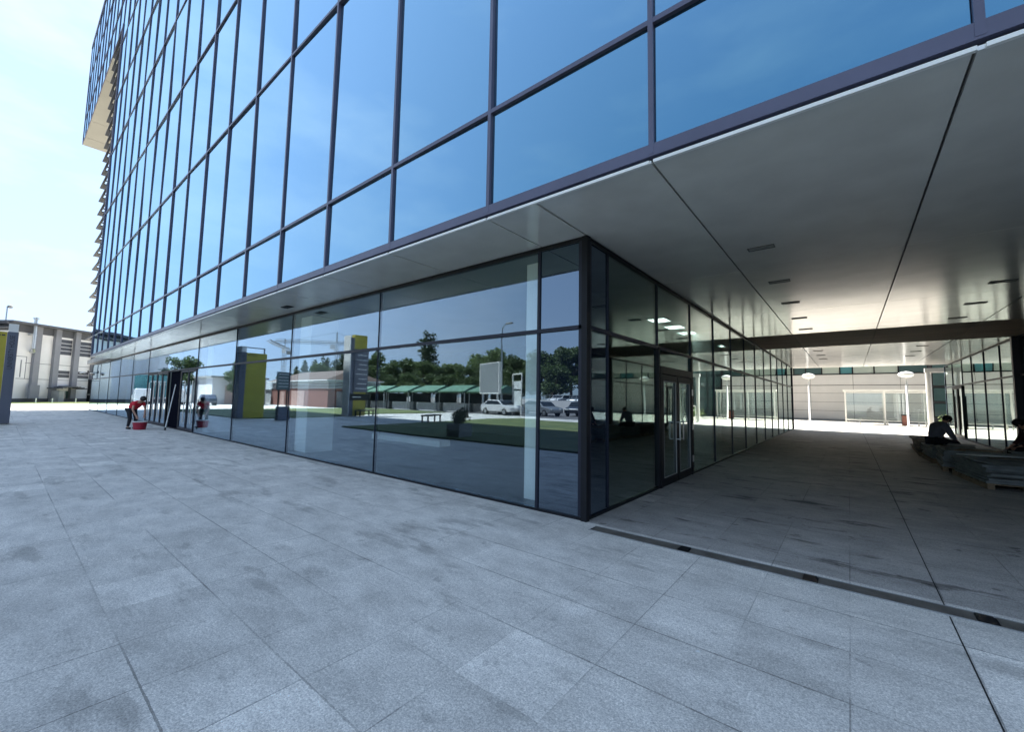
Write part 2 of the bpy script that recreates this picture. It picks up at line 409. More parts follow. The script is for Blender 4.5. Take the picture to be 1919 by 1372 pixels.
# cantilever soffit of beige panels
for i, (ya, yb) in enumerate([(YF,.8),(.8,3.9),(3.9,9),(9,14.5),(14.5,20),(20,27.3)]):
    for xa, xb in ((fx(29),fx(29)+2.2),(fx(29)+2.2,fx(26)),(fx(26),fx(22)),(fx(22),fx(18)-.1)):
        MB().box(xa+.02, xb-.02, ya+.02, yb-.02, 27.85, 27.92).build('cantilever_panel', mSoffB, tower)
MB().box(fx(29)+.05, fx(18), YF+.1, 27.3, 27.93, 28.04).build('cantilever_slab', mBlack, tower)
# sunshades on the west face, each a ladder of blades on brackets
for i in range(22):
    z = 5.35 + i*1.055; X = fx(18)-.07
    s = MB(); x1 = X-4.0
    for xa, xb in ((x1, x1+1.1), (X-1.3, X-.0)): s.box(xa, xb, -1.25, 11.7, z-.03, z+.03)
    for y in (-1.25, 1.2, 3.4, 5.6, 7.8, 10, 11.6): s.box(X-2.9, X-1.3, y, y+.12, z-.03, z+.03)
    s.box(X-2.2, X-2.05, -1.13, 11.6, z-.026, z+.026)
    for y in (-1.2, 3.4, 7.8): s.bar((X, y, z+.45), (X-1.6, y, z+.03), .05)
    s.build('sunshade', mFrame, tower)
# soffit over the passage
xs = [0.012, 1.37, 3.46, 5.59, 6.985]; ys = [YF, 2.98, 7.15, 11.35, 15.5, 19.7, 23.8, 27.5]
g = .011
for i in range(4):
    for j in range(7):
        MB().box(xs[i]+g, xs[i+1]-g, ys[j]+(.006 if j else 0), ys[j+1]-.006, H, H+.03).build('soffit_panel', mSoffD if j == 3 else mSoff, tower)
for k in range(0, 18):
    xa = fx(k+1); xb = min(fx(k), 0.0)
    if xb-xa < .3: continue
    MB().box(xa+g, xb-g, YF, -.02, H, H+.03).build('soffit_panel', mSoff, tower)
MB().box(fx(1)+g, -g, YF, -.02, H, H+.03)
for k in range(-3, -9, -1):
    MB().box(max(fx(k+1),7.0)+g, fx(k)-g, YF, -.02, H, H+.03).build('soffit_panel', mSoff, tower)
MB().box(fx(18), 45, YF+.03, 27.45, H+.07, 4.01).build('soffit_backing', mConc, tower)
# drip edge under the curtain wall, its sky reflection painted white, broken at every joint
for k in range(-7, 18):
    MB().box(fx(k+1)+.02, fx(k)-.02, YF-.035, YF-.004, H-.012, H+.018).build('drip_edge', mWhite, tower)
# recessed luminaires in the soffit
for x, y in [(1.83,1.9),(1.82,4.05),(1.80,6.15),(1.80,8.3),(1.8,10.4),(4.99,6.3),(4.99,8.4),(4.99,10.4),(4.99,4.2),(1.8,17.0),(1.8,19.1),(4.99,17.0),(4.99,19.1),(1.8,21.2),(4.99,21.2)]:
    f = MB().box(x-.17, x+.17, y-.075, y-.06, H-.012, H+.002).box(x-.17, x+.17, y+.06, y+.075, H-.012, H+.002)
    f.box(x-.17, x-.155, y-.06, y+.06, H-.012, H+.002).box(x+.155, x+.17, y-.06, y+.06, H-.012, H+.002)
    fo = f.build('recessed_light', mMidGrey, tower)
    MB().box(x-.155, x+.155, y-.06, y+.06, H-.004, H-.001).build('diffuser', mMidGrey2, fo)
for x, y in [(-8.5,-.42)]:
    v = MB()
    for i in range(5): v.box(x-.19, x+.19, y-.08+i*.036, y-.06+i*.036, H-.014, H-.004)
    v.box(x-.20, x+.20, y-.09, y+.09, H-.004, H-.001).build('soffit_vent', mBlack, tower)

# ------------------------------------------------------------------ storefront west of the passage
shop = empty('glass_storefront', (0, 0, 0), 'dark framed glass storefront on the corner of the passage under the soffit', 'storefront')
TZ = 2.60
def spane(x0, x1, z0, z1, mat, name='glass_pane'):
    c = ((x0+x1)/2, .03, (z0+z1)/2)
    o = MB().box(x0, x1, .022, .042, z0, z1).build(name, mat, shop, origin=c)
    o.rotation_euler = (R(random.uniform(-.05,.05)), 0, R(random.uniform(-.08,.08))); return o
SX = [-.06, -.80, -4.96, -9.15, -13.4, -17.66]
for i in range(5):
    mt = gDark if i == 0 else gSouth
    spane(SX[i+1]+.012, SX[i]-.012, .036, TZ-.03, mt); spane(SX[i+1]+.012, SX[i]-.012, TZ+.03, H-.05, mt)
SX2 = [-17.66, -19.9, -22.15, -24.2, -26.4, -30.6, -34.8, -39.0, -43.3, -47.9]
for i in range(9):
    a, b = SX2[i+1], SX2[i]
    spane(a+.012, b-.012, TZ+.03, H-.05, gSouth)
    if i >= 4: spane(a+.012, b-.012, .036, TZ-.03, gSouth)
for x in SX[1:] + SX2[4:]:
    w = .022 if x > -1 else .011
    w = w if x > -1 else .006
    MB().box(x-w, x+w, .006 if x < -1 else 0, .09, .036, H-.056).build('mullion', mFrame, shop)
MB().box(-47.9, 0.0, -.012, .06, TZ-.028, TZ+.028).build('transom', mFrame, shop)
MB().box(-47.9, 0.0, -.005, .08, 0.0, .034).build('bottom_rail', mBlack, shop)
MB().box(-47.9, 0.0, -.005, .09, H-.055, H-.002).build('top_rail', mBlack, shop)
# corner post made of stepped profiles
MB().box(-.11, -.062, -.012, .10, .055, H-.055).build('corner_profile', mFrame, shop)
MB().box(-.055, .03, -.03, .06, 0.0, H-.003).build('corner_post', mBlack, shop)
MB().box(-.012, .012, .062, .13, .055, H-.055).build('corner_profile', mFrame, shop)
# entrance doors in the south wall
def leaf(x0, x1, parent, open_=0):
    d = MB(); w = .055
    d.box(0, w, -.03, .03, .05, TZ-.05).box(x1-x0-w, x1-x0, -.03, .03, .05, TZ-.05).box(w, x1-x0-w, -.03, .03, .05, .14).box(w, x1-x0-w, -.03, .03, TZ-.12, TZ-.05)
    o = d.build('door_leaf', mFrame, parent); o.location = (x0, .03, 0); o.rotation_euler = (0, 0, open_)
    p = MB().box(w, x1-x0-w, -.008, .008, .14, TZ-.12).build('door_glass', gSouth, o)
    h = MB().tube((x1-x0-.11, -.09, .35), (x1-x0-.11, -.09, 2.1), .018).tube((x1-x0-.11, -.09, .5), (x1-x0-.11, -.03, .5), .012).tube((x1-x0-.11, -.09, 1.95), (x1-x0-.11, -.03, 1.95), .012)
    h.build('door_handle', mSteel, o)
    return o
for a, b, op in [(-18.75,-17.72,0),(-19.85,-18.8,0),(-23.2,-22.2,0),(-24.25,-23.25,0),(-25.3,-24.3,0),(-26.35,-25.35,0)]:
    leaf(a, b, shop, op)
MB().box(-22.17, -22.11, 0, .08, .05, TZ-.03).build('door_post', mBlack, shop)
MB().box(-19.97, -19.9, 0, .08, .05, TZ-.03).build('door_post', mBlack, shop)
MB().box(-22.1, -19.98, .12, .16, .0, TZ-.03).build('doorway_shade_panel', mDoorShade, shop)  # flat near-black panel paints the darkness of the unlit room behind the doorway
# east wall along the passage
EY = [.10, .68, 2.75, 4.84, 6.92, 9.02, 11.13, 13.24, 15.35, 17.46, 19.57, 21.68, 23.8, 26.4]
def epane(y0, y1, z0, z1, mat, X=0.0, par=None, sgn=1):
    c = (X-.03*sgn, (y0+y1)/2, (z0+z1)/2)
    o = MB().box(X-.04*sgn, X-.02*sgn, y0, y1, z0, z1).build('glass_pane', mat, par or shop, origin=c)
    o.rotation_euler = (0, R(random.uniform(-.05,.05)), R(random.uniform(-.09,.09))); return o
for i in range(13):
    a, b = EY[i]+.01, EY[i+1]-.01; mt = gDark if i == 0 else gEast
    epane(a, b, TZ+.03, H-.05, mt)
    if i != 2: epane(a, b, .036, TZ-.03, mt)
    w = .007 if i not in (1, 2) else .035
    MB().box(-.07, .004 + (.02 if w > .02 else 0), EY[i+1]-w, EY[i+1]+w, .05, (H-.05) if w < .02 else TZ).build('mullion', mFrame if w < .02 else mBlack, shop)
    if w > .02: MB().box(-.07, .004, EY[i+1]-.011, EY[i+1]+.011, TZ+.03, H-.05).build('mullion', mFrame, shop)
MB().box(-.06, .012, .13, 26.4, TZ-.028, TZ+.028).build('transom', mFrame, shop)
MB().box(-.08, .005, .13, 26.4, 0.0, .034).build('bottom_rail', mBlack, shop)
MB().box(-.09, .005, .13, 26.4, H-.055, H-.002).build('top_rail', mBlack, shop)
MB().box(-.10, .03, 26.41, 26.52, 0, H-.003).build('corner_post', mFrame, shop)
# double door
dd = MB().box(-.06, .03, 2.79, 4.80, 2.12, 2.26).box(-.06, .03, 2.79, 2.86, .0, 2.12).box(-.06, .03, 4.74, 4.80, .0, 2.12).build('double_door', mBlack, shop)
epane(2.8, 4.79, 2.27, TZ-.035, gEast)
for y0, y1, hy in ((2.88, 3.79, 3.70), (3.82, 4.72, 3.92)):
    d = MB().box(-.04, .02, y0, y0+.09, .02, 2.10).box(-.04, .02, y1-.09, y1, .02, 2.10).box(-.04, .02, y0+.09, y1-.09, .02, .16).box(-.04, .02, y0+.09, y1-.09, 1.99, 2.10)
    d.build('door_leaf', mBlack, dd)
    e = MB(); t = .006
    e.box(.0, .024, y0+.09, y0+.09+t, .16, 1.99).box(.0, .024, y1-.09-t, y1-.09, .16, 1.99).box(0, .024, y0+.1, y1-.1, .16, .172).box(0, .024, y0+.1, y1-.1, 1.978, 1.99).build('glazing_bead', mConc, dd)
    MB().box(-.02, -.008, y0+.10, y1-.10, .17, 1.98).build('door_glass', gEast, dd)
    MB().tube((.09, hy, .82), (.09, hy, 1.20), .014).tube((.09, hy, .84), (.02, hy, .84), .010).tube((.09, hy, 1.18), (.02, hy, 1.18), .010).build('door_handle', mSteel, dd)
for z in (.35, 1.05, 1.8):
    MB().box(.03, .05, 4.75, 4.79, z-.07, z+.07).build('hinge', mSteel, dd)
# interior
MB().box(-47.8, -.12, .10, 26.3, -.02, .012).build('interior_floor', mIntFloor, shop)
MB().box(-47.8, -.12, .10, 26.3, H-.04, H-.01).build('interior_ceiling', mIntCeil, shop)
MB().box(-45, -6.2, 9.0, 26.0, .015, H-.06).build('interior_wall', mInt, shop)
MB().box(-47.95, -47.85, .1, 26.4, 0, H).build('west_wall', mFrame, shop)
MB().box(-47.9, -.1, 26.3, 26.5, 0, H-.05).build('north_wall', mInt, shop)
for i in range(6):
    x = -.42-8.455*i if i else -.68
    MB().box(x-.66, x, .42, 1.19, .013, H-.045).build('interior_column', mCol, shop)
for y in (9.0, 17.5): MB().box(-1.1, -.45, y, y+.7, .013, H-.045).build('interior_column', mCol, shop)
mLit = bpy.data.materials.new('lit_diffuser'); mLit.use_nodes = True
_p = mLit.node_tree.nodes['Principled BSDF']; _p.inputs['Emission Color'].default_value = (1, .97, .88, 1); _p.inputs['Emission Strength'].default_value = 2.2
for y in (6.0, 7.3, 8.6, 12.5):
    lf = MB().box(-1.45, -.95, y-.05, y+.55, H-.075, H-.041).build('ceiling_light', mFrame, shop)
    MB().box(-1.42, -.98, y-.02, y+.52, H-.080, H-.0752).build('diffuser', mLit, lf)
MB().box(-11.2, -7.4, 3.95, 4.4, .013, .20).build('low_plinth', mCol, shop)
MB().box(-48.0, fx(18)-.1, -.35, 26, H+.005, H+.33).build('roof_edge', mConc, shop)
# security camera pair on the far end of the storefront
sc_ = empty('security_camera', (-47.6, -.25, 3.15), 'pair of white dome security cameras at the far end of the storefront', 'camera')
MB().box(-.05, .05, 0, .25, .02, .07).tube((0,-.03,.2),(0,-.03,-.02), .04).build('bracket', mBlack, sc_)
for s in (-.3, .3):
    MB().lathe([(.02,.0),(.16,-.03),(.18,-.10),(.10,-.12)], (0, s-.05, .05)).tube((0,-.03,.04),(0,s-.05,.04),.02).build('housing', mWhite, sc_, smooth=True)
    MB().lathe([(.12,-.12),(.10,-.19),(.05,-.23),(.01,-.235)], (0, s-.05, .05)).build('dome', mCarGl, sc_, smooth=True)

# ------------------------------------------------------------------ storefront east of the passage
shop2 = empty('glass_storefront', (7, 0, 0), 'glass storefront on the right side of the passage behind the stacked slabs', 'storefront')
RY = [.0, 2.5, 4.6, 6.7, 8.8, 10.9, 13.0, 15.4, 17.6, 19.9, 22.1, 24.1, 26.5, 28.6]
for i in range(13):
    a, b = RY[i]+.012, RY[i+1]-.012
    epane(a, b, TZ+.06, H-.05, gEast, 0, shop2, -1)
    if i != 11: epane(a, b, .06, TZ, gEast, 0, shop2, -1)
    MB().box(-.004, .07, RY[i+1]-.007, RY[i+1]+.007, .055, H-.055).build('mullion', mFrame, shop2)
MB().box(-.14, .07, 15.32, 15.48, .0, H-.003).build('wall_pier', mFrame, shop2)
MB().box(-.012, .06, 0, 28.6, TZ+.002, TZ+.058).build('transom', mFrame, shop2)
MB().box(-.005, .07, 0, 28.6, 0, .055).build('bottom_rail', mBlack, shop2)
MB().box(-.005, .08, 0, 28.6, H-.055, H-.002).build('top_rail', mBlack, shop2)
for y0, y1 in ((24.12, 25.28), (25.30, 26.48)):
    d = MB().box(-.03,.03,y0,y0+.1,.06,TZ-.02).box(-.03,.03,y1-.1,y1,.06,TZ-.02).box(-.03,.03,y0+.1,y1-.1,.06,.18).box(-.03,.03,y0+.1,y1-.1,TZ-.14,TZ-.02).build('door_leaf', mBlack, shop2)
    MB().tube((-.08,y0+.2,.5),(-.08,y0+.2,2.1),.02).build('door_handle', mBlack, shop2)
    MB().box(.0,.012,y0+.1,y1-.1,.18,TZ-.14).build('door_glass', gEast, shop2)
MB().box(.10, 30, .15, 28.5, -.02, .012).build('interior_floor', mIntFloor, shop2)
MB().box(.10, 30, .15, 28.5, H-.04, H-.01).build('interior_ceiling', mIntCeil, shop2)
MB().box(4.5, 30, 3.0, 27.5, .015, H-.05).build('interior_wall', mInt, shop2)
MB().box(.0, 30, -.0, .14, 0, H-.003).build('front_glazing', gDark, shop2)
MB().box(.0, 30, 28.6, 28.75, 0, H-.003).build('north_glazing', gDark, shop2)

# ------------------------------------------------------------------ drain channel at the mouth of the passage
dr = empty('drain_channel', (0, 0, 0), 'long slotted metal drain channel across the mouth of the passage', 'drain')
x = .22
for i, xe in enumerate([1.36, 2.47, 3.55, 4.66, 5.76, 6.9]):
    gm = MB()
    for j in range(7): gm.box(x+.01, xe-.11, -.275+j*.026, -.260+j*.026, .001, .007)
    n = int((xe-x-.12)/.03)
    for j in range(n+1): gm.box(x+.01+j*.03, x+.013+j*.03, -.27, -.10, .001, .005)
    gm.build('grate', M('grate_metal%d' % i, (.11,.10,.085), .6, .3, 6), dr)
    MB().box(xe-.105, xe-.005, -.275, -.10, .001, .0085).build('inspection_cover', mBlack, dr)
    x = xe
MB().box(.2, 6.95, -.29, -.275, -.001, .008).box(.2, 6.95, -.10, -.088, -.001, .008).build('rim', mConc, dr)
MB().box(.2, 6.95, -.275, -.10, .0003, .0010).build('channel_bed', mBlack, dr)
# wide movement joint in the paving
tag(MB().box(3.286, 3.294, -4.9, -.30, .0005, .0022).box(3.286, 3.294, -.08, 26, .0005, .0022).build('movement_joint', mRubber), 'dark movement joint line running through the paving', 'paving', kind='structure')

# ------------------------------------------------------------------ courtyard building
cb = empty('courtyard_building', (0, 46, 0), 'pale panel clad building across the sunlit courtyard', 'building')
mClad = M('cladding', (.60,.585,.565), .5, .05, .7)
pnl = MB(); zz = [.15, .95, 1.80, 2.65, 3.44, 4.45]
for i in range(-14, 3):
    xa = -.2+3.3*i; xb = xa+3.3
    if xb > 8.3: xb = 8.3
    if xb-xa < .2: continue
    for j in range(5): pnl.box(xa+.012, xb-.012, 0, .08, zz[j]+.012, zz[j+1]-.012 - (.03 if j == 3 else 0))
    pnl.box(xa+.012, xb-.012, 0, .08, 5.75, 7.5); pnl.box(xa+.012, xb-.012, 0, .08, 7.52, 9.0)
pnl.build('cladding', mClad, cb)
MB().box(-46.5, 40, .1, 14, 0, 9.0).build('wall', mCore, cb)
MB().box(-46.5, 8.3, -.02, .1, 0, .15).build('plinth', mConc, cb)
MB().box(-46.5, 8.3, -.03, .06, 4.45, 4.52).build('sill', mBlack, cb)
tones = [mTeal, mStairG]
xw = 8.2; k = 0
wsz = [1.9, 1.65, 1.55, .95, 1.4, 1.3, 1.0, .9]
while xw > -30:
    w = wsz[k % len(wsz)]; xa = xw-w
    fr = MB().box(xa, xa+.05, -.01, .09, 4.53, 5.74).box(xw-.05, xw, -.01, .09, 4.53, 5.74).box(xa+.05, xw-.05, -.01, .09, 5.68, 5.74).build('window', mBlack, cb)
    MB().box(xa+.05, xw-.05, .04, .09, 4.53, 5.68).build('pane', [mStairG, mClad, mClad, mTeal, mClad, mStairG][k % 6] if k % 6 not in (1,2,4) else M('blind%d' % k, (.36,.41,.36), .5, .05, 1), fr)
    xw = xa; k += 1
# darker glazed bay at the right end
for j in range(4):
    for i in range(8):
        xa = 8.4+i*1.5; z0 = .6+j*1.35
        fr = MB().box(xa, xa+1.44, .0, .05, z0, z0+1.25).build('window', mBlack, cb)
        MB().box(xa+.07, xa+1.37, -.012, -.002, z0+.07, z0+1.18).build('pane', mStairG, fr)

# shelter made of glass in front of it
sh = empty('glass_shelter', (2.5, 39.6, 0), 'long glass walled shelter with pipe bench in front of the pale building', 'shelter')
for x in (0, 2.45, 4.9):
    MB().box(x-.05, x+.05, -.05, .05, 0, 2.7).build('post', mWhite, sh); MB().box(x-.05, x+.05, 1.55, 1.65, 0, 2.7).build('post', mWhite, sh)
MB().box(-.15, 5.05, -.15, 1.75, 2.7, 2.84).build('roof', mWhite, sh)
for x in (0, 2.45): MB().box(x+.06, x+2.39, 1.59, 1.61, .35, 2.55).build('glass_pane', gVest, sh); MB().box(x+.06, x+2.39, -.01, .01, .35, 2.55).build('glass_pane', gVest, sh)
MB().box(-.01, .01, .08, 1.5, .35, 2.55).build('glass_pane', gVest, sh); MB().box(4.89, 4.91, .08, 1.5, .35, 2.55).build('glass_pane', gVest, sh)
MB().box(.06, 4.84, -.03, .03, .28, .35).box(.06, 4.84, -.03, .03, 2.55, 2.62).box(.06,4.84,1.57,1.63,.28,.35).build('rail', mWhite, sh)
MB().tube((.9,.55,.45),(4.6,.55,.45),.05).tube((.9,.55,0),(.9,.55,.45),.04).tube((2.6,.55,0),(2.6,.55,.45),.04).tube((4.4,.55,0),(4.4,.55,.45),.04).build('bench', mSteel, sh)
bn = empty('litter_bin', (6.1, 39.2, 0), 'small red brown litter bin beside the glass shelter', 'bin')
MB().box(-.22,.22,-.2,.2,.05,.8).build('body', mBrick, bn, bevel=.02); MB().box(-.25,.25,-.23,.23,.8,.88).build('lid', mBlack, bn)
# white post and courtyard lamps
pp = empty('white_column', (6.42, 29.4, 0), 'slim white steel column just beyond the passage', 'column')
MB().lathe([(.20,0),(.20,.05),(.13,.08),(.13,3.8)]).build('shaft', mWhite, pp, smooth=False)
MB().box(-.15, .75, -.12, .12, 3.55, 3.8).build('bracket', mWhite, pp)
lampg = 'disc lamps in the courtyard'
def disc_lamp(x, y, label):
    l = empty('courtyard_lamp', (x, y, 0), label, 'lamp', lampg)
    MB().lathe([(.12,0),(.12,.06),(.07,.08),(.055,3.7)]).build('pole', mWhite, l, smooth=True)
    MB().lathe([(.04,3.68),(.25,3.72),(.42,3.82),(.47,3.93),(.40,4.05),(.2,4.13),(.02,4.16)], n=24).build('lamp_shade', mWhite, l, smooth=True)
    return l
l1 = disc_lamp(6.15, 38.0, 'white disc lamp above the right end of the glass shelter')
for x, y, lb in ((.15, 38.0, 'white disc lamp beside the far end of the left storefront'), (13.0, 36.0, 'white disc lamp beyond the right storefront'), (-7.5, 38.0, 'white disc lamp hidden behind the left storefront')):
    c = copy_tree(l1); c.location = (x, y, 0); c['label'] = lb
rl = empty('stair_railing', (8.2, 32.5, 0), 'white sloping handrail beside the shrub in the courtyard', 'railing')
MB().tube((-.7,0,1.25),(2.2,0,.8),.03).tube((-.7,0,0),(-.7,0,1.25),.025).tube((2.2,0,0),(2.2,0,.8),.025).tube((-.7,0,.9),(2.2,0,.5),.02).build('rail', mWhite, rl)

# ------------------------------------------------------------------ vegetation
def leaf_mesh(name, blobs, n, size, mat, flat=0.0, seed=1):
    rnd = random.Random(seed); vs = []; fs = []
    tot = sum(b[3]*b[4] for b in blobs)
    for (x, y, z, rx, rz) in blobs:
        m = int(n*rx*rz/tot)
        for _ in range(m):
            d = Vector((rnd.gauss(0,1), rnd.gauss(0,1), rnd.gauss(0,1))).normalized(); q = rnd.random()**.45
            c = Vector((x+d.x*rx*q, y+d.y*rx*q, z+d.z*rz*q))
            a = Vector((rnd.gauss(0,1), rnd.gauss(0,1), rnd.gauss(0,.6))).normalized(); b = a.orthogonal().normalized()
            b = Quaternion(a, rnd.random()*6.28) @ b
            s = size*rnd.uniform(.6, 1.4); i = len(vs)
            vs += [tuple(c+a*s), tuple(c+b*s*.6), tuple(c-a*s), tuple(c-b*s*.6)]; fs.append((i, i+1, i+2, i+3))
    me = bpy.data.meshes.new(name); me.from_pydata(vs, [], fs); me.materials.append(mat); me.update(); return me
def tree_proto(kind, seed):
    rnd = random.Random(seed); t = MB(); blobs = []
    if kind == 'round':
        for _ in range(22):
            a = rnd.random()*6.28; r = rnd.random()**.5*3.0; z = rnd.uniform(3.0, 9.2); r *= math.sin(max(.15, min(1, (z-2)/7.6))*3.0)*.9+.25
            blobs.append((r*math.cos(a), r*math.sin(a), z, rnd.uniform(.9,1.7), rnd.uniform(.7,1.3)))
        t.tube((0,0,0),(.1,0,4.5),.24,.15)
        for b in blobs[:12]: t.tube((.05,0,2.5+rnd.random()*2),(b[0],b[1],b[2]),.09,.03,n=6)
        n, s = 5200, .22
    elif kind == 'poplar':
        for i in range(20):
            z = 1.5+i*.45; w = .95*math.sin(min(1,(z-.6)/9.6)*3.0)+.25
            blobs.append((rnd.uniform(-.5,.5), rnd.uniform(-.5,.5), z, w*rnd.uniform(.8,1.1), .8))
        t.tube((0,0,0),(0,0,9.5),.2,.04); n, s = 2600, .17
    else:
        for i in range(16):
            z = 1.6+i*.53; w = (10.2-z)*.27
            for k in range(3):
                a = rnd.random()*6.28; blobs.append((w*.5*math.cos(a), w*.5*math.sin(a), z, w*rnd.uniform(.4,.6)+.12, .35))
        t.tube((0,0,0),(0,0,10),.2,.03); n, s = 3000, .17
    return t, leaf_mesh('crown', blobs, n, s, mLeafD if kind != 'round' else mLeaf, seed=seed)
PRO = {}
tg = 'trees beyond the car park'
def tree(kind, x, y, h, label, w=1.0, seed=1, group=tg, name='tree', pale=False):
    key = (kind, seed, pale)
    if key not in PRO:
        t, me = tree_proto(kind, seed)
        if pale: me.materials[0] = mLeafY
        tm = t.build('trunk', mBark); PRO[key] = (tm.data, me); bpy.data.objects.remove(tm)
    td, me = PRO[key]
    o = empty(name, (x, y, 0), label, 'tree', group, rz=random.random()*6.28); s = h/10.2; o.scale = (s*w, s*w, s)
    for nm, d in (('trunk', td), ('crown', me)):
        c = bpy.data.objects.new(nm, d); col.objects.link(c); c.parent = o
    return o
def T(x60, z60, y):   # keep a far tree's direction when it stands nearer or farther than 60 m
    f = (y+4.98)/64.98; return 2.75+(x60-2.75)*f, -y, 1.6+(z60-1.6)*f
desc = {'round': ['broad leafy tree', 'bushy round tree', 'spreading green tree'], 'poplar': ['slender poplar', 'narrow upright poplar', 'tall thin poplar'], 'cone': ['dark pointed conifer', 'dense dark conifer']}
TL = [('cone',-141,13.9,60,'left of the brick shed'),('poplar',-148,11,62,'behind the white kiosk'),('round',-158,9.5,66,'far left behind the kiosk'),('poplar',-133,12.5,60,'behind the brick shed roof'),
 ('poplar',-126.5,13.4,62,'over the middle of the brick shed'),('poplar',-121,12.2,58,'over the shed end'),('poplar',-116.5,14,62,'just right of the shed'),('poplar',-111,13,60,'between shed and second pylon'),
 ('poplar',-105,12.6,58,'behind the second pylon'),('poplar',-98,13.7,60,'right of the second pylon'),('round',-102,9.5,66,'low behind the poplars'),('round',-92,10.5,58,'first behind the green stalls'),('round',-87,11.3,62,'second behind the green stalls'),
 ('round',-81.5,11,66,'left beside the tallest tree'),('poplar',-76,17,62,'tallest of all above the stalls'),('round',-76.5,10.2,56,'at the foot of the tallest tree'),('round',-71,9.3,60,'right beside the tallest tree'),('round',-66.5,9.8,64,'third behind the green stalls'),
 ('round',-61,9.0,58,'left of the billboard'),('round',-56.5,12,64,'directly behind the billboard'),('round',-52,10.5,58,'behind the tall street lamp'),('round',-47.5,10,62,'behind the framed notice board'),
 ('round',-43,11,58,'behind the parked cars'),('round',-39.5,11.5,60,'above the silver car'),('round',-36,11.3,56,'above the dark car'),('round',-32,11.6,60,'above the white hatchback'),('round',-28,11.2,57,'at the right end of the car park'),
 ('round',-23,11.5,60,'well right of the parked cars'),('round',-17,11.0,58,'opposite the glass corner'),('round',-10,11.4,60,'opposite the passage'),
 ('round',-114,8.5,50,'low behind the brick shed end'),('round',-83,7.5,50,'lowest behind the green stalls'),('round',-93,7.2,52,'low right of the second pylon'),('round',-69,7.0,50,'low between stalls and billboard'),('round',-60,6.5,50,'low behind the billboard posts'),('round',-49,7.8,50,'low behind the lamp post'),('round',-40,8,50,'low behind the silver car'),('round',-30,8,50,'low behind the white hatchback')]
for i, (kd, x, z, y, lb) in enumerate(TL):
    X, Y, Z = T(x, z, y); ds = desc[kd]; far = i > 29
    tree(kd, X, Y, Z, ds[i % len(ds)] + ' ' + lb, w=1.2 if kd == 'round' else 1.35, seed=(i % 4)+(10 if kd == 'poplar' else 0)+(20 if kd == 'cone' else 0), pale=(i in (13, 17, 19)))
# trees seen above the factory roof
tree('round', -102, 13.5, 14.5, 'treetop showing above the white factory roof, left one', seed=2, group='treetops above the factory', w=.8)
tree('round', -104, 15.6, 14.8, 'treetop showing above the white factory roof, right one', seed=3, group='treetops above the factory', w=.8)
for i, (x, y, h) in enumerate([(-80,-13,7.5),(-66,-17.5,7),(-72,-31,8),(-60,-34,9)]):
    tree('round', x, y, h, 'leafy tree ' + ['nearest the white factory', 'beside the white kiosk', 'behind the white kiosk', 'farthest out past the kiosk'][i], seed=i % 4, group='trees by the kiosk')
def shrub(x, y, r, h, label, mat, name='shrub'):
    rnd = random.Random(int(x*10)); bl = [(rnd.uniform(-.6,.6)*r, rnd.uniform(-.6,.6)*r, h*rnd.uniform(.3,.7), r*.5, h*.3) for _ in range(10)]
    o = empty(name, (x, y, 0), label, 'shrub')
    c = bpy.data.objects.new('foliage', leaf_mesh('foliage', bl, 1600, .07, mat, seed=int(x))); col.objects.link(c); c.parent = o
    st = MB()
    for b in bl[:6]: st.tube((0,0,0), (b[0],b[1],b[2]), .02, .008, n=5)
    st.build('stem', mBark, o); return o
shrub(8.5, 34.5, 1.5, 1.35, 'rounded green shrub in the sunny courtyard past the white column', mLeafY)
shrub(11.5, 33.5, 1.3, 1.2, 'second green shrub farther right in the courtyard', mLeafY)

# ------------------------------------------------------------------ white factory building at the left
lb = empty('factory_building', (-77, -5.5, 0), 'white rendered factory with grey piers and a dark overhanging roof', 'building', rz=math.atan2(.8, -.6))
# local x runs along the wall, the outside is local -y
mRend = M('white_render', (.72,.71,.71), .85, .05, .8)
mPier = M('grey_pier', (.21,.215,.24), .8, .06, 1)
mRoofG = M('roof_grey', (.085,.088,.10), .7, .1, 1)
mLouv = M('louvre_glass', (.05,.052,.065), .3, .1, 1)
MB().box(.9, 26, .0, 14, .5, 8.9).build('wall', mRend, lb)
MB().box(.88, 26, -.06, 14, 0, .5).build('plinth', mRoofG, lb)
MB().box(.35, 26.5, -1.3, 14.5, 9.85, 10.1).box(.9, 26, -.02, 14, 8.9, 9.85).build('roof', mRoofG, lb)
for z, xx in ((9.2, .1), (9.75, .5)): MB().box(-.2+xx*.5, .9, -1.2, 10, z-.07, z).build('eave_rail', mRoofG, lb)
MB().bar((.2,-1.1,9.2),(.9,-.2,8.5),.08).bar((0,-1.1,9.8),(.9,-.2,8.9),.08).build('eave_brace', mRoofG, lb)
for x in (3.95, 6.2, 8.65, 11.2, 13.7, 16.2, 18.7): MB().box(x-.33, x+.33, -.42, 0, .5 if x < 20 else 0, 9.85).build('pier', mPier, lb)
for z, xa in ((5.05, 3.0), (3.02, 2.2)): MB().box(xa, 11, -.025, 0, z-.035, z+.035).build('string_course', mPier, lb)
MB().box(1.9,3.15,-.03,0,5.8,5.87).box(3.09,3.15,-.03,0,3.02,5.8).box(2.55,2.66,-.03,0,3.2,5.4).build('wall_conduit', mPier, lb)
def louvres(x0, x1, z0, z1, n):
    f = MB().box(x0-.03, x1+.03, -.02, 0, z0-.03, z1+.03).build('window', mLouv, lb)
    for i in range(1, n): 
        z = z0+(z1-z0)*i/n; MB().box(x0, x1, -.06, -.021, z-.03, z+.03).build('bar', mRend, f)
for x0, x1 in ((6.62,8.22),(9.07,10.75),(11.6,13.2)):
    louvres(x0, x1, 6.55, 8.6, 4); louvres(x0, x1, 3.4, 4.3, 2)
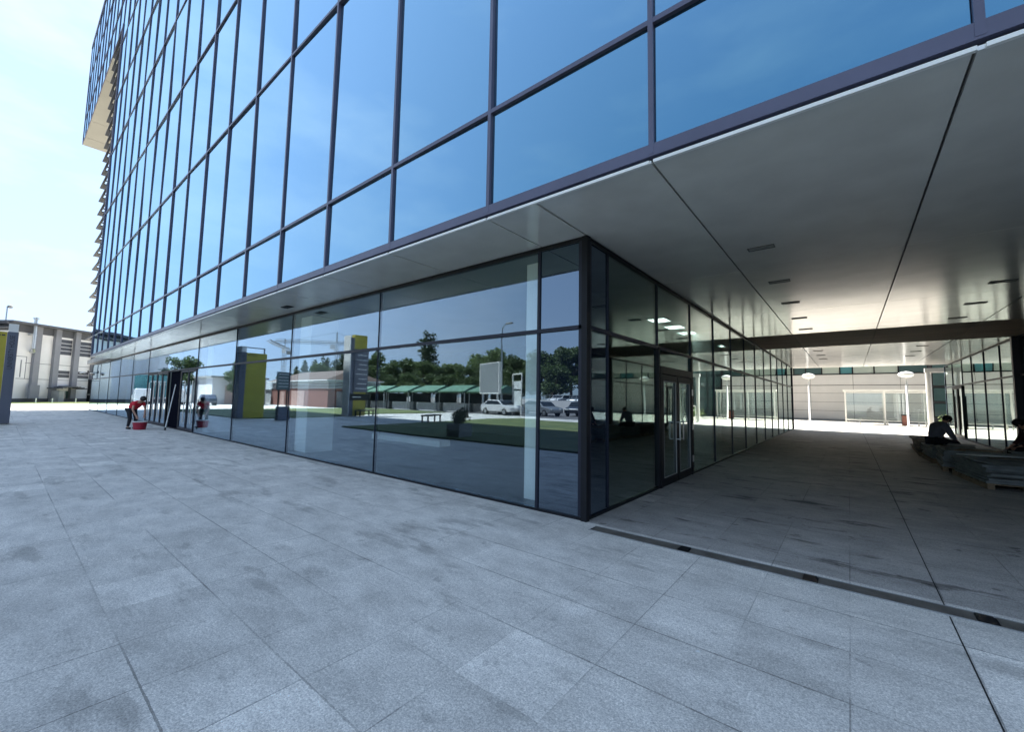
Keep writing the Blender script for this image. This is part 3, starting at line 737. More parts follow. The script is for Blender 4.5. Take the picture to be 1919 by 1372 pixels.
cn = MB()
for i in range(8):
    t = i/7; x = 5.95+t*3.2; z = 1.80+.28*math.sin(t*math.pi); cn.box(x-.24, x+.24, -1.7, 0, z, z+.16)
cn.build('entrance_canopy', mRoofG, lb)
MB().box(6.7, 8.5, -.05, 0, .05, 1.55).build('entrance_door', mStairG, lb)
MB().box(5.95, 6.6, -1.5, -.02, 0, 1.6).build('porch_wall', mConc, lb)
MB().box(3.25, 4.3, -.75, -.43, .5, 2.25).build('service_cabinet', mPier, lb)
du = MB(); du.box(9.75, 10.15, -1.6, -1.2, 0, 2.9).box(9.75, 13, -1.6, -1.2, 2.9, 3.25); du.build('duct', mBlack, lb)
MB().box(9.3, 12.5, -2.2, -1.62, 1.05, 1.15).box(11.2, 12.2, -2.2, -1.62, 0, 1.05).build('service_counter', mConc, lb)
ch = MB().tube((3.12,-.75,6.9),(3.12,-.75,10.7),.17,n=14).tube((3.12,-.75,10.7),(3.12,-.75,10.9),.28,n=14).tube((3.12,-.75,6.9),(3.4,-.5,6.5),.17,n=12).tube((3.4,-.5,6.5),(3.4,-.1,6.5),.16,n=12).box(2.9,3.34,-.8,-.1,8.6,8.7)
ch.build('flue_pipe', mSteel, lb)
la = MB().tube((1.35,1,10.05),(1.35,1,12.0),.075,n=8); la.build('mast', mSteel, lb)
MB().lathe([(.02,0),(.2,.05),(.26,.2),(.2,.34),(.03,.4)], (1.62,1,11.8)).tube((1.35,1,11.95),(1.6,1,12.0),.04).build('mast_lamp', mConc, lb)

bo = MB().lathe([(.06,0),(.06,.5),(.04,.55)], n=10).build('bollard', mWhite)
tag(bo, 'short white bollard on the grass strip, leftmost of three', 'bollard', 'bollards by the factory'); bo.location = (-74.5, -2.0, .05)
for x, y, lb in ((-75.4, -.6, 'short white bollard on the grass strip, middle of three'), (-77.2, 1.6, 'short white bollard on the grass strip, rightmost of three')):
    c = bo.copy(); col.objects.link(c); c.location = (x, y, .05); c['label'] = lb

# ------------------------------------------------------------------ pylons
def text(body, size, mat, name, parent, loc, rot, ext=.004, width=None, spacing=1.0, target=None):
    cu = bpy.data.curves.new(name, 'FONT'); cu.body = body; cu.size = size; cu.extrude = ext; cu.align_x = 'CENTER'; cu.align_y = 'CENTER'
    cu.space_character = spacing
    t = bpy.data.objects.new('tmp', cu); col.objects.link(t); bpy.context.view_layer.update()
    me = bpy.data.meshes.new_from_object(t.evaluated_get(bpy.context.evaluated_depsgraph_get())); bpy.data.objects.remove(t)
    if target:
        w = max(v.co.x for v in me.vertices)-min(v.co.x for v in me.vertices)
        for v in me.vertices: v.co.x *= target/w
    me.materials.clear(); me.materials.append(mat)
    o = bpy.data.objects.new(name, me); col.objects.link(o); o.parent = parent; o.location = loc; o.rotation_euler = rot
    return o
p1 = empty('sign_pylon', (-27.4, -5.06, 0), 'yellow and dark grey sign pylon with vertical lettering at the left edge of the plaza', 'sign pylon')
MB().box(-.95, 0, .16, .50, .05, 4.28).build('grey_slab', mGreyPyl, p1, bevel=.01)
MB().box(-.93, -.02, .18, .48, 4.28, 4.66).build('white_cap', mWhite, p1)
MB().box(-.60, -.015, -1.05, .155, .05, 4.26).build('yellow_slab', mYellow, p1, bevel=.01)
MB().box(-.6, -.05, -1.10, .45, 0, .05).build('base', mConc, p1)
MB().box(-.5,-.42,-1.05,.17,4.62,4.67).box(-.5,-.42,-1.05,-1.0,4.26,4.62).build('top_frame', mBlack, p1)
text('UNIVERSITY HOUSE', .22, mText, 'lettering', p1, (.004, .33, 3.33), (R(90), R(-90), R(90)), target=1.56)
w = MB(); x = -.05
for dy, ww in ((0,.10),(.13,.02),(.17,.05),(.24,.04),(.30,.06),(.38,.02),(.42,.06),(.50,.04)):
    w.box(-.014, -.009, .10-dy-ww, .10-dy, 4.08, 4.14)
w.build('small_lettering', mText, p1)
p2 = empty('sign_pylon', (-27.0, -11.6, 0), 'yellow pylon with a dark tenant directory board standing on the lawn', 'sign pylon')
MB().box(-.9, 0, -.62, -.30, .05, 6.1).build('grey_slab', mGreyPyl, p2); MB().box(-.92, .02, -.29, -.24, .05, 6.25).build('white_edge', mWhite, p2)
MB().box(-.5, -.02, -1.7, -.63, .05, 6.35).build('yellow_slab', mYellow, p2)
MB().box(-.01, .05, -1.75, -.6, 1.9, 5.2).build('directory_board', mGreyPyl, p2)
ln = MB()
for i in range(8): ln.box(.051, .056, -1.65, -.75-.12*(i % 3), 2.15+i*.37, 2.22+i*.37)
ln.build('directory_lines', mTextW, p2)
MB().box(.03, .09, -2.0, -.3, 1.25, 1.75).build('arrow_sign', mBlack, p2)
MB().box(.091, .096, -1.2, -.5, 1.46, 1.54).build('arrow_text', mTextW, p2)
ib = empty('information_board', (-24.6, -5.9, 0), 'dark information board with pale text lines on a post beside the lawn', 'sign')
MB().box(-.04,.04,-.55,.2,1.9,3.0).build('board', mStairG, ib, bevel=.02)
MB().box(-.03,.03,-.5,-.42,0,1.9).box(-.03,.03,.02,.1,0,1.9).build('post', mBlack, ib)
l = MB()
for i in range(5): l.box(.041,.046,-.48,.1,2.08+i*.19,2.12+i*.19)
l.build('text_lines', mTextW, ib)
MB().box(-.2,.2,-.6,.1,.02,.85).build('planter_box', mGreyPyl, ib)

# ------------------------------------------------------------------ things across the plaza (seen mirrored in the glass)
def bench(x, y, rz, label):
    o = empty('park_bench', (x, y, 0), label, 'bench', 'benches on the lawn edge', rz=rz)
    MB().box(-1.0, 1.0, -.25, .25, .42, .50).build('seat', mWood, o)
    for s in (-.9, .9):
        MB().box(s-.04, s+.04, -.23, -.15, 0, .42).build('leg', mBlack, o); MB().box(s-.04, s+.04, .15, .23, 0, .42).build('leg', mBlack, o)
    return o
bench(-17.6, -12.2, R(65), 'dark framed bench at the near corner of the right lawn')
bench(-26.9, -13.2, R(65), 'dark framed bench beside the directory pylon')
pl = empty('planter', (-9.3, -6.6, 0), 'dark shrub in a concrete planter on the lawn edge', 'planter')
MB().box(-.35,.35,-.35,.35,.05,.55).build('tub', mConc, pl)
bl = [(random.uniform(-.25,.25), random.uniform(-.25,.25), random.uniform(.6,1.0), .28, .25) for _ in range(7)]
c = bpy.data.objects.new('foliage', leaf_mesh('foliage', bl, 900, .05, mLeafD, seed=5)); col.objects.link(c); c.parent = pl
# brick shed
bs = empty('brick_shed', (-58.5, -26, 0), 'long red brick shed with a band of pale slats and a brown roof', 'shed')
MB().box(-9.5, 8.5, -4, 4, 0, 2.55).box(-9.4, 8.4, -3.9, 3.9, 2.55, 3.4).build('wall', mBrick, bs)
MB().prism([(-9.8,-4.4),(8.8,-4.4),(8.8,4.4),(-9.8,4.4)], 3.5, 3.65).build('eaves', mWhite, bs)
rf = MB(); rf.v = [(-9.8,-4.4,3.66),(8.8,-4.4,3.66),(8.8,4.4,3.66),(-9.8,4.4,3.66),(-8,0,5.2),(7,0,5.2)]; rf.f = [(0,1,5,4),(1,2,5),(2,3,4,5),(3,0,4),(3,2,1,0)]
rf.build('roof', M('roof_brown', (.10,.065,.05), .8, .15, 2), bs)
sl = MB()
for i in range(5): sl.box(-9.55, 8.55, 3.95, 4.05, 2.5+i*.2, 2.6+i*.2); sl.box(8.5, 8.6, -4, 3.94, 2.5+i*.2, 2.6+i*.2)
sl.build('slat_band', mSign, bs)
MB().box(8.5, 8.55, -2.6, -.6, 0, 2.1).box(8.5, 8.55, .8, 2.8, 0, 2.1).build('door', mConc, bs)
MB().box(-6,-4.4,4.0,4.05,0,2.1).box(-2,2,4.0,4.05,.0,2.2).build('shutter', M('shutter_pink', (.42,.27,.23), .7, .1, 2), bs)
kk = empty('market_kiosk', (-74, -27, 0), 'white kiosk with a dark lettered fascia and a white door', 'kiosk')
MB().box(-4,4,-3,3,0,2.4).build('wall', mConc, kk); MB().box(-4.2,4.2,-3.2,3.2,2.4,3.9).build('fascia', mSign, kk)
w = MB()
for j, z in enumerate((3.35, 2.85)):
    y = -2.6
    for i in range(12 if j == 0 else 8): w.box(4.21, 4.23, y, y+.14+.1*((i*7) % 3), z, z+.28); y += .42
w.build('lettering', mText, kk); MB().box(4.0,4.05,-.8,.3,.05,2.1).build('door', mSign, kk)
gb = empty('garage_building', (-74, -18, 0), 'pale low garage building with a wide pink door', 'building')
MB().box(-5,5,-3.6,3.6,0,3.9).build('wall', mRend, gb); MB().box(5,5.06,-1.8,2,0,2.8).build('garage_door', M('door_pink', (.55,.40,.36), .7, .06, 1), gb); MB().box(-5.3,5.3,-3.9,3.9,3.9,4.15).build('roof', mConc, gb)
tb = empty('teal_hoarding', (-74, -8.6, 0), 'teal advertising hoarding beside the parked vans', 'hoarding', rz=R(8))
MB().box(-.1,.1,-1.9,1.9,.9,4.0).build('panel', mTeal, tb)
for y in (-1.7, 1.7): MB().box(-.06,.06,y-.06,y+.06,0,.9).build('post', mBlack, tb)
MB().box(.101,.106,-1.5,.2,3.0,3.2).box(.101,.106,-1.5,-.4,2.65,2.8).build('lettering', mTextW, tb)
# market stalls with green canopies
def stall(x, y, label, w=4.2):
    o = empty('market_stall', (x, y, 0), label, 'market stall', 'green roofed market stalls')
    r_ = MB(); r_.v = [(-w/2,-2,2.25),(w/2,-2,2.25),(w/2,2,2.25),(-w/2,2,2.25),(-w/2+.3,0,2.95),(w/2-.3,0,2.95),(-w/2,-2,2.1),(w/2,-2,2.1),(w/2,2,2.1),(-w/2,2,2.1)]
    r_.f = [(0,1,5,4),(2,3,4,5),(1,2,5),(3,0,4),(0,6,7,1),(1,7,8,2),(2,8,9,3),(3,9,6,0)]
    r_.build('canopy', mGreenRoof, o)
    for a in (-w/2+.1, w/2-.1):
        for b in (-1.8, 1.8): MB().box(a-.04, a+.04, b-.04, b+.04, 0, 2.15).build('post', mSteel, o)
    MB().box(-w/2+.3, w/2-.3, .4, 1.4, .0, .95).build('counter', mWhite if int(x) % 2 else mConc, o)
    MB().box(-w/2+.2, w/2-.2, -1.7, -1.5, .0, 2.0).build('back_wall', mBlack, o)
    return o
names = ['left end of the row', 'second from the left end', 'third from the left end', 'fourth along the row', 'second from the billboard', 'right end of the row by the billboard']
for i in range(6): stall(-48.5+i*4.35, -26.8-.35*i, 'green canopied market stall, ' + names[i])
# billboard, lamp, notice board
bb = empty('billboard', (-24.4, -25.2, 0), 'grey blank backed billboard on steel posts by the stalls', 'billboard', rz=R(20))
MB().box(-1.9,1.9,-.12,.12,2.1,4.9).build('panel', M('board_grey', (.25,.27,.28), .5, .06, 1), bb); MB().box(-2.0,-1.9,-.14,.14,2.0,5.0).box(1.9,2.0,-.14,.14,2,5).box(-1.9,1.9,-.14,.14,4.9,5.0).box(-1.9,1.9,-.14,.14,2.0,2.1).build('frame', mWhite, bb)
for x in (-1.5, 1.5): MB().box(x-.08,x+.08,-.08,.08,0,2.0).build('post', mSteel, bb)
sl_ = empty('street_lamp', (-25.5, -28.2, 0), 'tall street lamp with a curved arm over the car park', 'street lamp')
MB().tube((0,0,0),(0,0,8.9),.13,.07).build('pole', mSteel, sl_); MB().tube((0,0,8.9),(.5,.3,9.25),.05).tube((.5,.3,9.25),(1.5,.9,9.3),.05).build('arm', mSteel, sl_)
MB().box(1.3,2.1,.75,1.05,9.2,9.34).build('lamp_head', mConc, sl_, bevel=.04)
nb = empty('notice_board', (-20.9, -25.0, 0), 'white framed upright notice board with two pale posters', 'notice board', rz=R(25))
MB().box(-.95,-.87,-.05,.05,0,3.9).box(.87,.95,-.05,.05,0,3.9).box(-.87,.87,-.05,.05,3.8,3.9).build('frame', mWhite, nb)
MB().box(-.7,.8,-.03,.03,2.45,3.2).box(-.7,.8,-.03,.03,.9,2.3).build('poster', mSign, nb)
wl = empty('concrete_wall', (-22, -41, 0), 'pale concrete wall and railing behind the parked cars', 'wall')
MB().box(-16,30,-.15,.15,0,1.45).build('wall_panel', mRend, wl)
r_ = MB()
for i in range(46): r_.box(-16+i, -15.95+i, -.03, .03, 1.45, 2.1)
r_.box(-16,30,-.03,.03,2.1,2.16).build('railing', mSteel, wl)

# cars
def car_proto(kind):
    root = empty('parked_car', (0,0,0), 'car', 'car')
    W = .88
    if kind == 'van':
        body = [(-2.4,.35),(2.35,.35),(2.42,.9),(1.9,1.25),(1.35,1.95),(-2.3,2.05),(-2.42,1.9)]; roofz = 2.0; win = [(1.28,1.82),(1.75,1.28),(.55,1.28),(.55,1.82)]
    else:
        body = [(-2.1,.32),(2.1,.32),(2.16,.62),(2.0,.80),(1.05,.95),(.45,1.38),(-1.1,1.42),(-1.85,1.0),(-2.14,.95),(-2.18,.6)]; win = [(.40,1.30),(.92,.98),(-1.6,.98),(-1.05,1.34)]
    n = len(body); me = MB()
    for s, wy in ((-1, W), (1, W)):
        pass
    ring = [(-W*1.0, 1), (-W*.97, 0), (W*.97, 0), (W*1.0, 1)]
    def yy(z): return W*(1-.16*max(0, (z-.9)/.9)) if kind != 'van' else W*(1-.06*max(0,(z-1)/1))
    me.v = [(x, -yy(z), z) for x, z in body] + [(x, yy(z), z) for x, z in body]
    me.f = [tuple(range(n)), tuple(range(2*n-1, n-1, -1))] + [(i, i+n, (i+1) % n+n, (i+1) % n) for i in range(n)]
    b = me.build('body', mCarW, root, bevel=.07, smooth=False)
    for s in (-1, 1):
        g_ = MB(); g_.v = [(x, s*(yy(z)+.004), z) for x, z in win] + [(x, s*(yy(z)-.01), z) for x, z in win]
        g_.f = [(0,1,2,3),(7,6,5,4),(0,4,5,1),(1,5,6,2),(2,6,7,3),(3,7,4,0)]
        g_.build('side_window', mCarGl, root)
    if kind == 'van': a, bb_ = (1.88,1.28), (1.38,1.90)
    else: a, bb_ = (1.02,.975), (.48,1.355)
    ws = MB(); ws.v = [(a[0]+.02, -yy(a[1])*.88, a[1]), (a[0]+.02, yy(a[1])*.88, a[1]), (bb_[0]+.02, yy(bb_[1])*.88, bb_[1]), (bb_[0]+.02, -yy(bb_[1])*.88, bb_[1])]
    ws.v += [(x-.02, y, z-.02) for x, y, z in ws.v]; ws.f = [(0,1,2,3),(7,6,5,4),(0,4,5,1),(1,5,6,2),(2,6,7,3),(3,7,4,0)]
    ws.build('windscreen', mCarGl, root)
    for x in (-1.35, 1.35):
        for s in (-1, 1):
            wh = MB().tube((x, s*.70, .32), (x, s*.90, .32), .32, n=18).build('wheel', mRubber, root)
            MB().tube((x, s*.895, .32), (x, s*.915, .32), .19, n=14).build('rim', mSteel, wh)
    for s in (-1, 1): MB().box(2.08, 2.19, s*.55-.16, s*.55+.16, .60, .74).build('headlight', mSign, root)
    return root
cp = car_proto('car'); cv = car_proto('van')
for r0 in (cp, cv):
    pass
def put_car(proto, x, y, rz, m, label, group, first):
    o = proto if first else copy_tree(proto)
    o.location = (x, y, .006); o.rotation_euler = (0,0,rz); o['label'] = label; o['category'] = 'van' if proto is cv else 'car'; o['group'] = group
    for ch in o.children:
        if ch.name.startswith('body'):
            if not first: ch.data = ch.data.copy()
            ch.data.materials[0] = m
    return o
g1 = 'cars in the near row of the car park'
put_car(cp, -22.6, -24.9, R(10), mCarW, 'white saloon car leftmost in the near row beside the lamp', g1, True)
put_car(cp, -20.6, -28.6, R(15), mCarS, 'silver car behind the framed notice board', g1, False)
put_car(cp, -18.0, -31.5, R(80), mCarD, 'dark car between the silver cars', g1, False)
put_car(cp, -14.6, -30.2, R(30), mCarW, 'white hatchback right of the dark car', g1, False)
put_car(cp, -12.6, -33.5, R(60), mCarS, 'silver car at the right of the near row', g1, False)
put_car(cp, -11.8, -28.0, R(30), mCarS, 'silver car nearest the lawn', g1, False)
for i in range(7):
    c = put_car(cp, -28.5+i*3.1, -44.5, R(90), [mCarW, mCarS, mCarW, mCarD, mCarS, mCarW, mCarS][i], ['white','silver','white','dark','silver','white','silver'][i]+' car behind the railing, '+['leftmost','second from left','third from left','fourth from left','third from right','second from right','rightmost'][i], 'cars behind the concrete wall', False)
    c.location.z = .85
tag(MB().box(-40, 20, -50, -41.2, -.02, .84).build('raised_car_park', mAsph), 'raised parking terrace behind the concrete wall', 'terrace', kind='structure')
put_car(cv, -70.5, -7.0, R(185), mCarW, 'white van parked by the factory lawn', 'vans by the factory', True)
put_car(cv, -66.5, -9.8, R(188), mCarW, 'white van parked in front of the teal hoarding', 'vans by the factory', False)
put_car(cp, -64, -12.6, R(190), mCarD, 'dark car parked in front of the teal hoarding', 'vans by the factory', False)
# two tower cranes on the horizon
def crane(x, y, h, jl, cl, rz, label):
    o = empty('tower_crane', (x, y, 0), label, 'crane', 'tower cranes on the horizon', rz=rz)
    def lat(p, q, w, n, name):
        m = MB(); p = Vector(p); q = Vector(q); d = (q-p).normalized(); a = d.orthogonal().normalized()*w/2; b = d.cross(a.normalized())*w/2
        cs = [a+b, a-b, -a-b, -a+b]
        for c in cs: m.bar(p+c, q+c, .13)
        for i in range(n):
            s = p+(q-p)*i/n; e = p+(q-p)*(i+1)/n
            for k in range(4): m.bar(s+cs[k], e+cs[(k+1) % 4], .08)
        m.build(name, mConc, o)
    lat((0,0,0),(0,0,h),1.5,16,'mast'); lat((0,0,h+1),(jl,0,h+1),1.2,20,'jib'); lat((0,0,h+1),(-cl,0,h+1),1.2,6,'counter_jib')
    m = MB().bar((0,0,h+1),(0,0,h+6),.4).bar((0,0,h+6),(jl*.7,0,h+1.6),.1).bar((0,0,h+6),(-cl,0,h+1.6),.1); m.build('apex', mConc, o)
    MB().box(-cl,-cl+2,-1,1,h-1.5,h+.4).build('counterweight', mConc, o); MB().box(.8,2.6,-.9,.9,h-1.8,h+.3).build('cab', mWhite, o)
crane(-232, -90, 25.5, 30, 11, R(35), 'pale tower crane left of the two above the brick shed')
crane(-176, -90, 24.0, 26, 10, R(130), 'tower crane right of the two beside the directory pylon')

# ------------------------------------------------------------------ stacked slabs and planks in the passage
def pallet(x0, x1, y0, y1, parent):
    m = MB()
    for x in (x0, (x0+x1)/2-.05, x1-.1): m.box(x, x+.1, y0, y1, .0, .09)
    n = 7
    for i in range(n):
        y = y0+(y1-y0-.1)*i/(n-1); m.box(x0, x1, y, y+.1, .09, .112)
    m.build('pallet', mWood2, parent)
def stack(x, y, label, cat, name, lx, ly, hh, mat, seed, rz=0, layer=.05):
    o = empty(name, (x, y, 0), label, cat, 'stacks of building material in the passage', rz=rz); rnd = random.Random(seed)
    pallet(-lx/2, lx/2, -ly/2, ly/2, o); z = .114
    while z < hh:
        m = MB(); ncol = 3 if name == 'plank_stack' else 2
        for i in range(ncol):
            xa = -lx/2+lx*i/ncol; dx, dy = rnd.uniform(-.03,.03), rnd.uniform(-.10,.10)
            ang = rnd.uniform(-.03,.03); M_ = Matrix.Translation((xa+lx/ncol/2+dx, dy, z+layer/2)) @ Matrix.Rotation(ang, 4, 'Z')
            m.mbox(M_, lx/ncol-.015, ly*rnd.uniform(.9,1.02), layer-.006)
        m.build('plank_layer' if name == 'plank_stack' else 'slab_layer', mat, o); z += layer
    return o
stack(4.85, 15.2, 'long stack of weathered planks at the far end of the row', 'plank stack', 'plank_stack', .75, 3.4, .42, mWood, 1, R(-2))
stack(4.95, 12.4, 'greenish stone slab stack under the man in the grey shirt', 'slab stack', 'slab_stack', .95, 1.5, .46, mSlab, 2, R(3))
stack(5.02, 10.5, 'stone slab stack in the middle of the row', 'slab stack', 'slab_stack', 1.0, 1.6, .50, mSlab, 3, R(-3))
s4 = stack(5.25, 8.3, 'largest stack of loose dark panels nearest the camera', 'slab stack', 'slab_stack', 1.15, 2.0, .44, mSlab, 4, R(6))
for i in range(5):
    MB().mbox(Matrix.Translation((random.uniform(-.15,.2), -.6+.3*i, .49+.02*i)) @ Matrix.Rotation(random.uniform(-.4,.4), 4, 'Z') @ Matrix.Rotation(R(random.uniform(-5,5)), 4, 'X'), .95, .62, .018).build('loose_sheet', [mSign, mSlab, mWood][i % 3] if i != 0 else mSlab, s4)
for sx_, sy_, n_, st_ in ((0, 0, 4, 'slab_stack.001'), (0, 0, 4, 'plank_stack')):
    po = bpy.data.objects.get(st_)
    if po:
        for i in range(n_):
            MB().mbox(Matrix.Translation((random.uniform(-.15,.15), -.5+.35*i, .53+.016*i if 'slab' in st_ else .47+.016*i)) @ Matrix.Rotation(random.uniform(-.5,.5), 4, 'Z') @ Matrix.Rotation(R(random.uniform(-4,4)), 4, 'X'), random.uniform(.5,.9), random.uniform(.14,.5), .016).build('loose_board', [mWood2, mSlab, mWood, mConc][i % 4], po)
stack(6.4, 12.0, 'small slab stack against the right storefront with a seated person', 'slab stack', 'slab_stack', .8, 1.0, .42, mSlab, 5)

# ------------------------------------------------------------------ people
def skin(name, pts, edges, mat, parent, sub=2, root=0):
    bm = bmesh.new(); ly = bm.verts.layers.skin.verify(); vs = []
    for i, (p, r) in enumerate(pts):
        v = bm.verts.new(p); s = v[ly]; rr = r if isinstance(r, tuple) else (r, r); s.radius = rr; s.use_root = (i == root); vs.append(v)
    for a, b in edges: bm.edges.new((vs[a], vs[b]))
    me = bpy.data.meshes.new(name); bm.to_mesh(me); bm.free(); me.materials.append(mat)
    o = bpy.data.objects.new(name, me); col.objects.link(o); o.parent = parent
    sm = o.modifiers.new('Skin', 'SKIN'); sm.use_smooth_shade = True
    sb = o.modifiers.new('Subdivision', 'SUBSURF'); sb.levels = sub; sb.render_levels = sub
    return o
def person(loc, rz, J, label, mats, hair_r=.108, sleeves=.5, bulk=1.0):
    """J: joint positions, local frame facing +y"""
    o = empty('person', loc, label, 'person', rz=rz)
    V = {k: Vector(v) for k, v in J.items()}
    pts = []; idx = {}; edges = []
    def add(k, r, p=None): idx[k] = len(pts); pts.append((tuple(V[k] if p is None else p), r)); return idx[k]
    add('pelvis', (.15,.11)); add('waist', (.125,.10)); add('chest', (.15,.11)); add('neckb', (.075,.07)); add('neck', .052); add('head', (.085,.095)); add('crown', (.075,.085))
    edges += [(0,1),(1,2),(2,3),(3,4),(4,5),(5,6)]
    for s in ('l', 'r'):
        add('hip'+s, .085); add('knee'+s, .055); add('ankle'+s, .038); add('toe'+s, (.04,.03))
        edges += [(0, idx['hip'+s]), (idx['hip'+s], idx['knee'+s]), (idx['knee'+s], idx['ankle'+s]), (idx['ankle'+s], idx['toe'+s])]
        add('sh'+s, .058); add('el'+s, .040); add('wr'+s, .028)
        edges += [(2, idx['sh'+s]), (idx['sh'+s], idx['el'+s]), (idx['el'+s], idx['wr'+s])]
        d = (V['wr'+s]-V['el'+s]).normalized(); side = d.cross(Vector((0,1,0)))
        side = side.normalized() if side.length > .1 else Vector((1,0,0)); fwd = side.cross(d)
        palm = V['wr'+s]+d*.07; pi = len(pts); pts.append((tuple(palm), (.034,.016))); edges.append((idx['wr'+s], pi))
        for f in range(4):
            off = side*(.022*(f-1.5)*1.0); L_ = [.075,.085,.08,.062][f]
            a = len(pts); pts.append((tuple(palm+off+d*.035), .0095)); pts.append((tuple(palm+off*1.15+d*(.035+L_*.5)+fwd*.010), .0085)); pts.append((tuple(palm+off*1.15+d*(.035+L_*.85)+fwd*.035), .007))
            edges += [(pi, a), (a, a+1), (a+1, a+2)]
        a = len(pts); pts.append((tuple(V['wr'+s]+d*.04-side*.035+fwd*.01), .011)); pts.append((tuple(V['wr'+s]+d*.085-side*.055+fwd*.025), .009)); edges += [(idx['wr'+s], a), (a, a+1)]
    skin('body', pts, edges, mSkin, o, sub=2)
    # shirt
    P = [(V['pelvis']+Vector((0,0,.02)), (.165*bulk,.125*bulk)), (V['waist'], (.150*bulk,.125*bulk)), (V['chest'], (.178*bulk,.135*bulk)), (V['neckb'], (.10,.085))]
    E_ = [(0,1),(1,2),(2,3)]
    for s in ('l', 'r'):
        a = len(P); P += [(V['sh'+s], .078*bulk), (V['sh'+s].lerp(V['el'+s], min(1, sleeves)), .064*bulk)]; E_ += [(2, a), (a, a+1)]
        if sleeves > 1: P.append((V['el'+s].lerp(V['wr'+s], .85), .046)); E_.append((a+1, a+2))
    skin('shirt', [(tuple(p), r) for p, r in P], E_, mats[0], o, sub=2)
    P = [(V['pelvis'], (.155,.125))]; E_ = []
    for s in ('l', 'r'):
        a = len(P); P += [(V['hip'+s], .10), (V['knee'+s], .074), (V['knee'+s].lerp(V['ankle'+s], .55), .062), (V['ankle'+s]+Vector((0,0,.02)), .052)]; E_ += [(0, a), (a, a+1), (a+1, a+2), (a+2, a+3)]
    skin('trousers', [(tuple(p), r) for p, r in P], E_, mats[1], o, sub=2)
    for s in ('l', 'r'):
        d = (V['toe'+s]-V['ankle'+s]); d.z = 0; d.normalize(); c = V['ankle'+s]+d*.06; c.z = V['toe'+s].z+.005
        m = MB(); M_ = Matrix.Translation(c) @ d.to_track_quat('Y', 'Z').to_matrix().to_4x4(); m.mbox(M_, .095, .26, .085); m.build('shoe', mRubber, o, bevel=.03)
    # face and hair
    up = (V['crown']-V['neck']).normalized(); hf = Vector(J.get('face', (0,1,0))).normalized(); hf = (hf-up*hf.dot(up)).normalized(); sd_ = hf.cross(up)
    hc = V['head']
    q = Matrix((sd_, hf, up)).transposed().to_4x4()
    def ball(c, r, name, mat, parent=o, sc_=(1,1,1)):
        bm = bmesh.new(); bmesh.ops.create_uvsphere(bm, u_segments=16, v_segments=10, radius=1)
        me = bpy.data.meshes.new(name); bm.transform(Matrix.Translation(c) @ q @ Matrix.Diagonal((r*sc_[0], r*sc_[1], r*sc_[2], 1))); bm.to_mesh(me); bm.free(); me.materials.append(mat); me.shade_smooth()
        ob = bpy.data.objects.new(name, me); col.objects.link(ob); ob.parent = parent; return ob
    ball(hc+up*.045-hf*.022, hair_r, 'hair', mHair, sc_=(.98,1.02,1.0))
    ball(hc+hf*.10-up*.005, .017, 'nose', mSkin, sc_=(.8,1,1.3))
    for s in (-1, 1):
        ball(hc+hf*.088+sd_*.032*s+up*.022, .010, 'eye', mHair, sc_=(1.3,.7,.7)); ball(hc+sd_*.09*s-up*.005-hf*.0, .022, 'ear', mSkin, sc_=(.4,.8,1.2))
    ball(hc+hf*.092-up*.045, .016, 'mouth', mMaroon, sc_=(1.4,.5,.4))
    return o
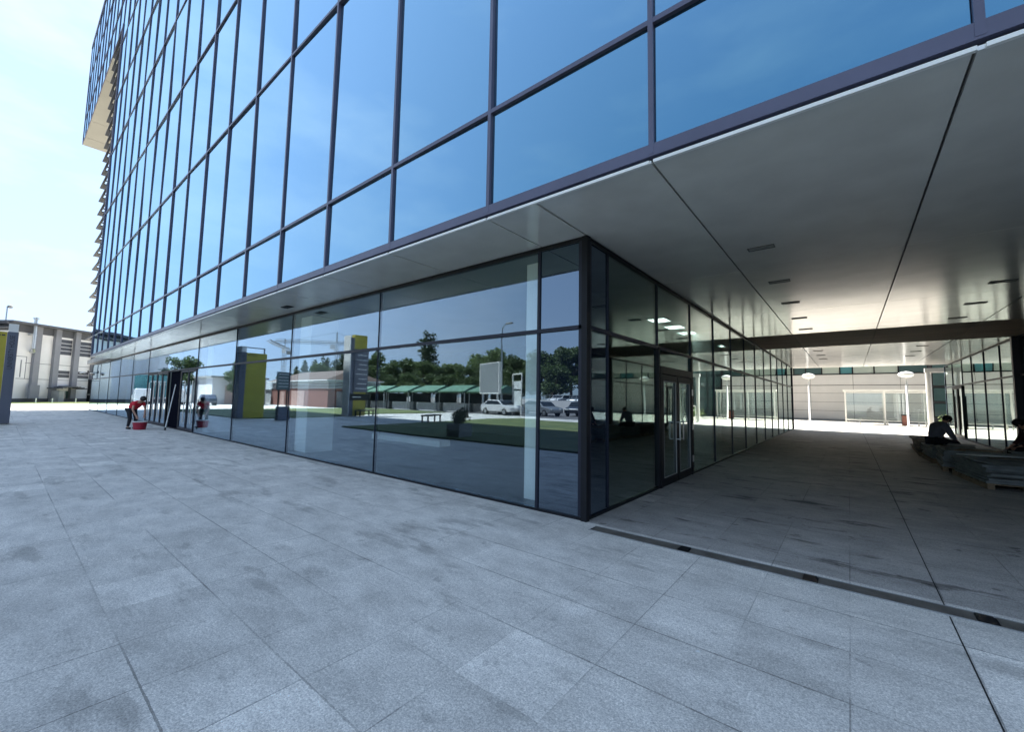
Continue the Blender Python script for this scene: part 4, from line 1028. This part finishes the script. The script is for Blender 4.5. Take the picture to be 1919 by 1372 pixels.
# woman bending over the bucket
Jw = dict(pelvis=(0,-.10,.86), waist=(0,.06,.99), chest=(0,.28,1.12), neckb=(0,.42,1.19), neck=(0,.47,1.22), head=(0,.55,1.27), crown=(0,.60,1.34), face=(.2,1,-.25),
  hipl=(-.10,-.08,.80), kneel=(-.12,.03,.44), anklel=(-.13,-.05,.08), toel=(-.14,.12,.04), hipr=(.10,-.08,.80), kneer=(.12,.05,.44), ankler=(.13,-.03,.08), toer=(.15,.14,.04),
  shl=(-.17,.34,1.12), ell=(-.21,.42,.84), wrl=(-.14,.50,.62), shr=(.17,.34,1.12), elr=(.22,.34,.84), wrr=(.15,.46,.58))
person((-21.35, -1.25, 0), R(-68), Jw, 'person in a red shirt and black trousers bending over a bucket', (mRed, mDkCloth), hair_r=.112, bulk=1.22)
bk = empty('bucket', (-20.8, -1.08, 0), 'red plastic bucket with white rim in front of the bending person', 'bucket')
MB().lathe([(.19,0),(.205,.02),(.245,.30),(.25,.33),(.235,.33),(.19,.04)], n=24).build('tub', mRedPl, bk, smooth=False)
MB().lathe([(.245,.315),(.262,.32),(.262,.345),(.23,.345),(.23,.33),(.245,.315)], n=24).build('rim', mWhite, bk)
MB().lathe([(.2,.20),(.2,.205)], n=24).build('water', mStairG, bk)
mop = empty('mop_pole', (-20.1, -.62, 0), 'long white mop pole leaning beside the open dark doorway', 'pole')
MB().tube((.75,.1,.03),(-.0,.5,1.95),.019).build('handle', mWhite, mop); MB().tube((.75,.1,.03),(.72,.12,.14),.03).build('foot', mBlack, mop)
# man sitting on the slabs with his back turned
Jm = dict(pelvis=(0,0,.60), waist=(0,.05,.78), chest=(0,.16,.98), neckb=(0,.25,1.10), neck=(0,.29,1.13), head=(0,.36,1.18), crown=(0,.39,1.27), face=(.3,1,-.45),
  hipl=(-.11,.03,.58), kneel=(-.17,.46,.56), anklel=(-.16,.50,.10), toel=(-.17,.66,.04), hipr=(.11,.03,.58), kneer=(.17,.46,.56), ankler=(.17,.52,.10), toer=(.19,.68,.04),
  shl=(-.20,.17,1.02), ell=(-.28,.25,.76), wrl=(-.15,.42,.62), shr=(.20,.17,1.02), elr=(.28,.25,.76), wrr=(.15,.44,.62))
person((4.66, 12.5, 0), R(-62), Jm, 'person in a grey shirt sitting on stone slabs with back turned', (mShirt, mDkCloth), sleeves=1.5, bulk=1.25)
person((6.52, 11.9, -.03), R(100), Jm, 'person in dark maroon clothes sitting at the right storefront', (mMaroon, mDkCloth), sleeves=1.5, bulk=1.15)

# litter on the slabs
sc1 = MB().prism([(0,0),(.022,.004),(.026,.018),(.008,.024)], .001, .004).build('paper_scrap', mWhite)
sc1.location = (1.93, -2.05, 0); tag(sc1, 'tiny white paper scrap lying on the foreground paving', 'litter')
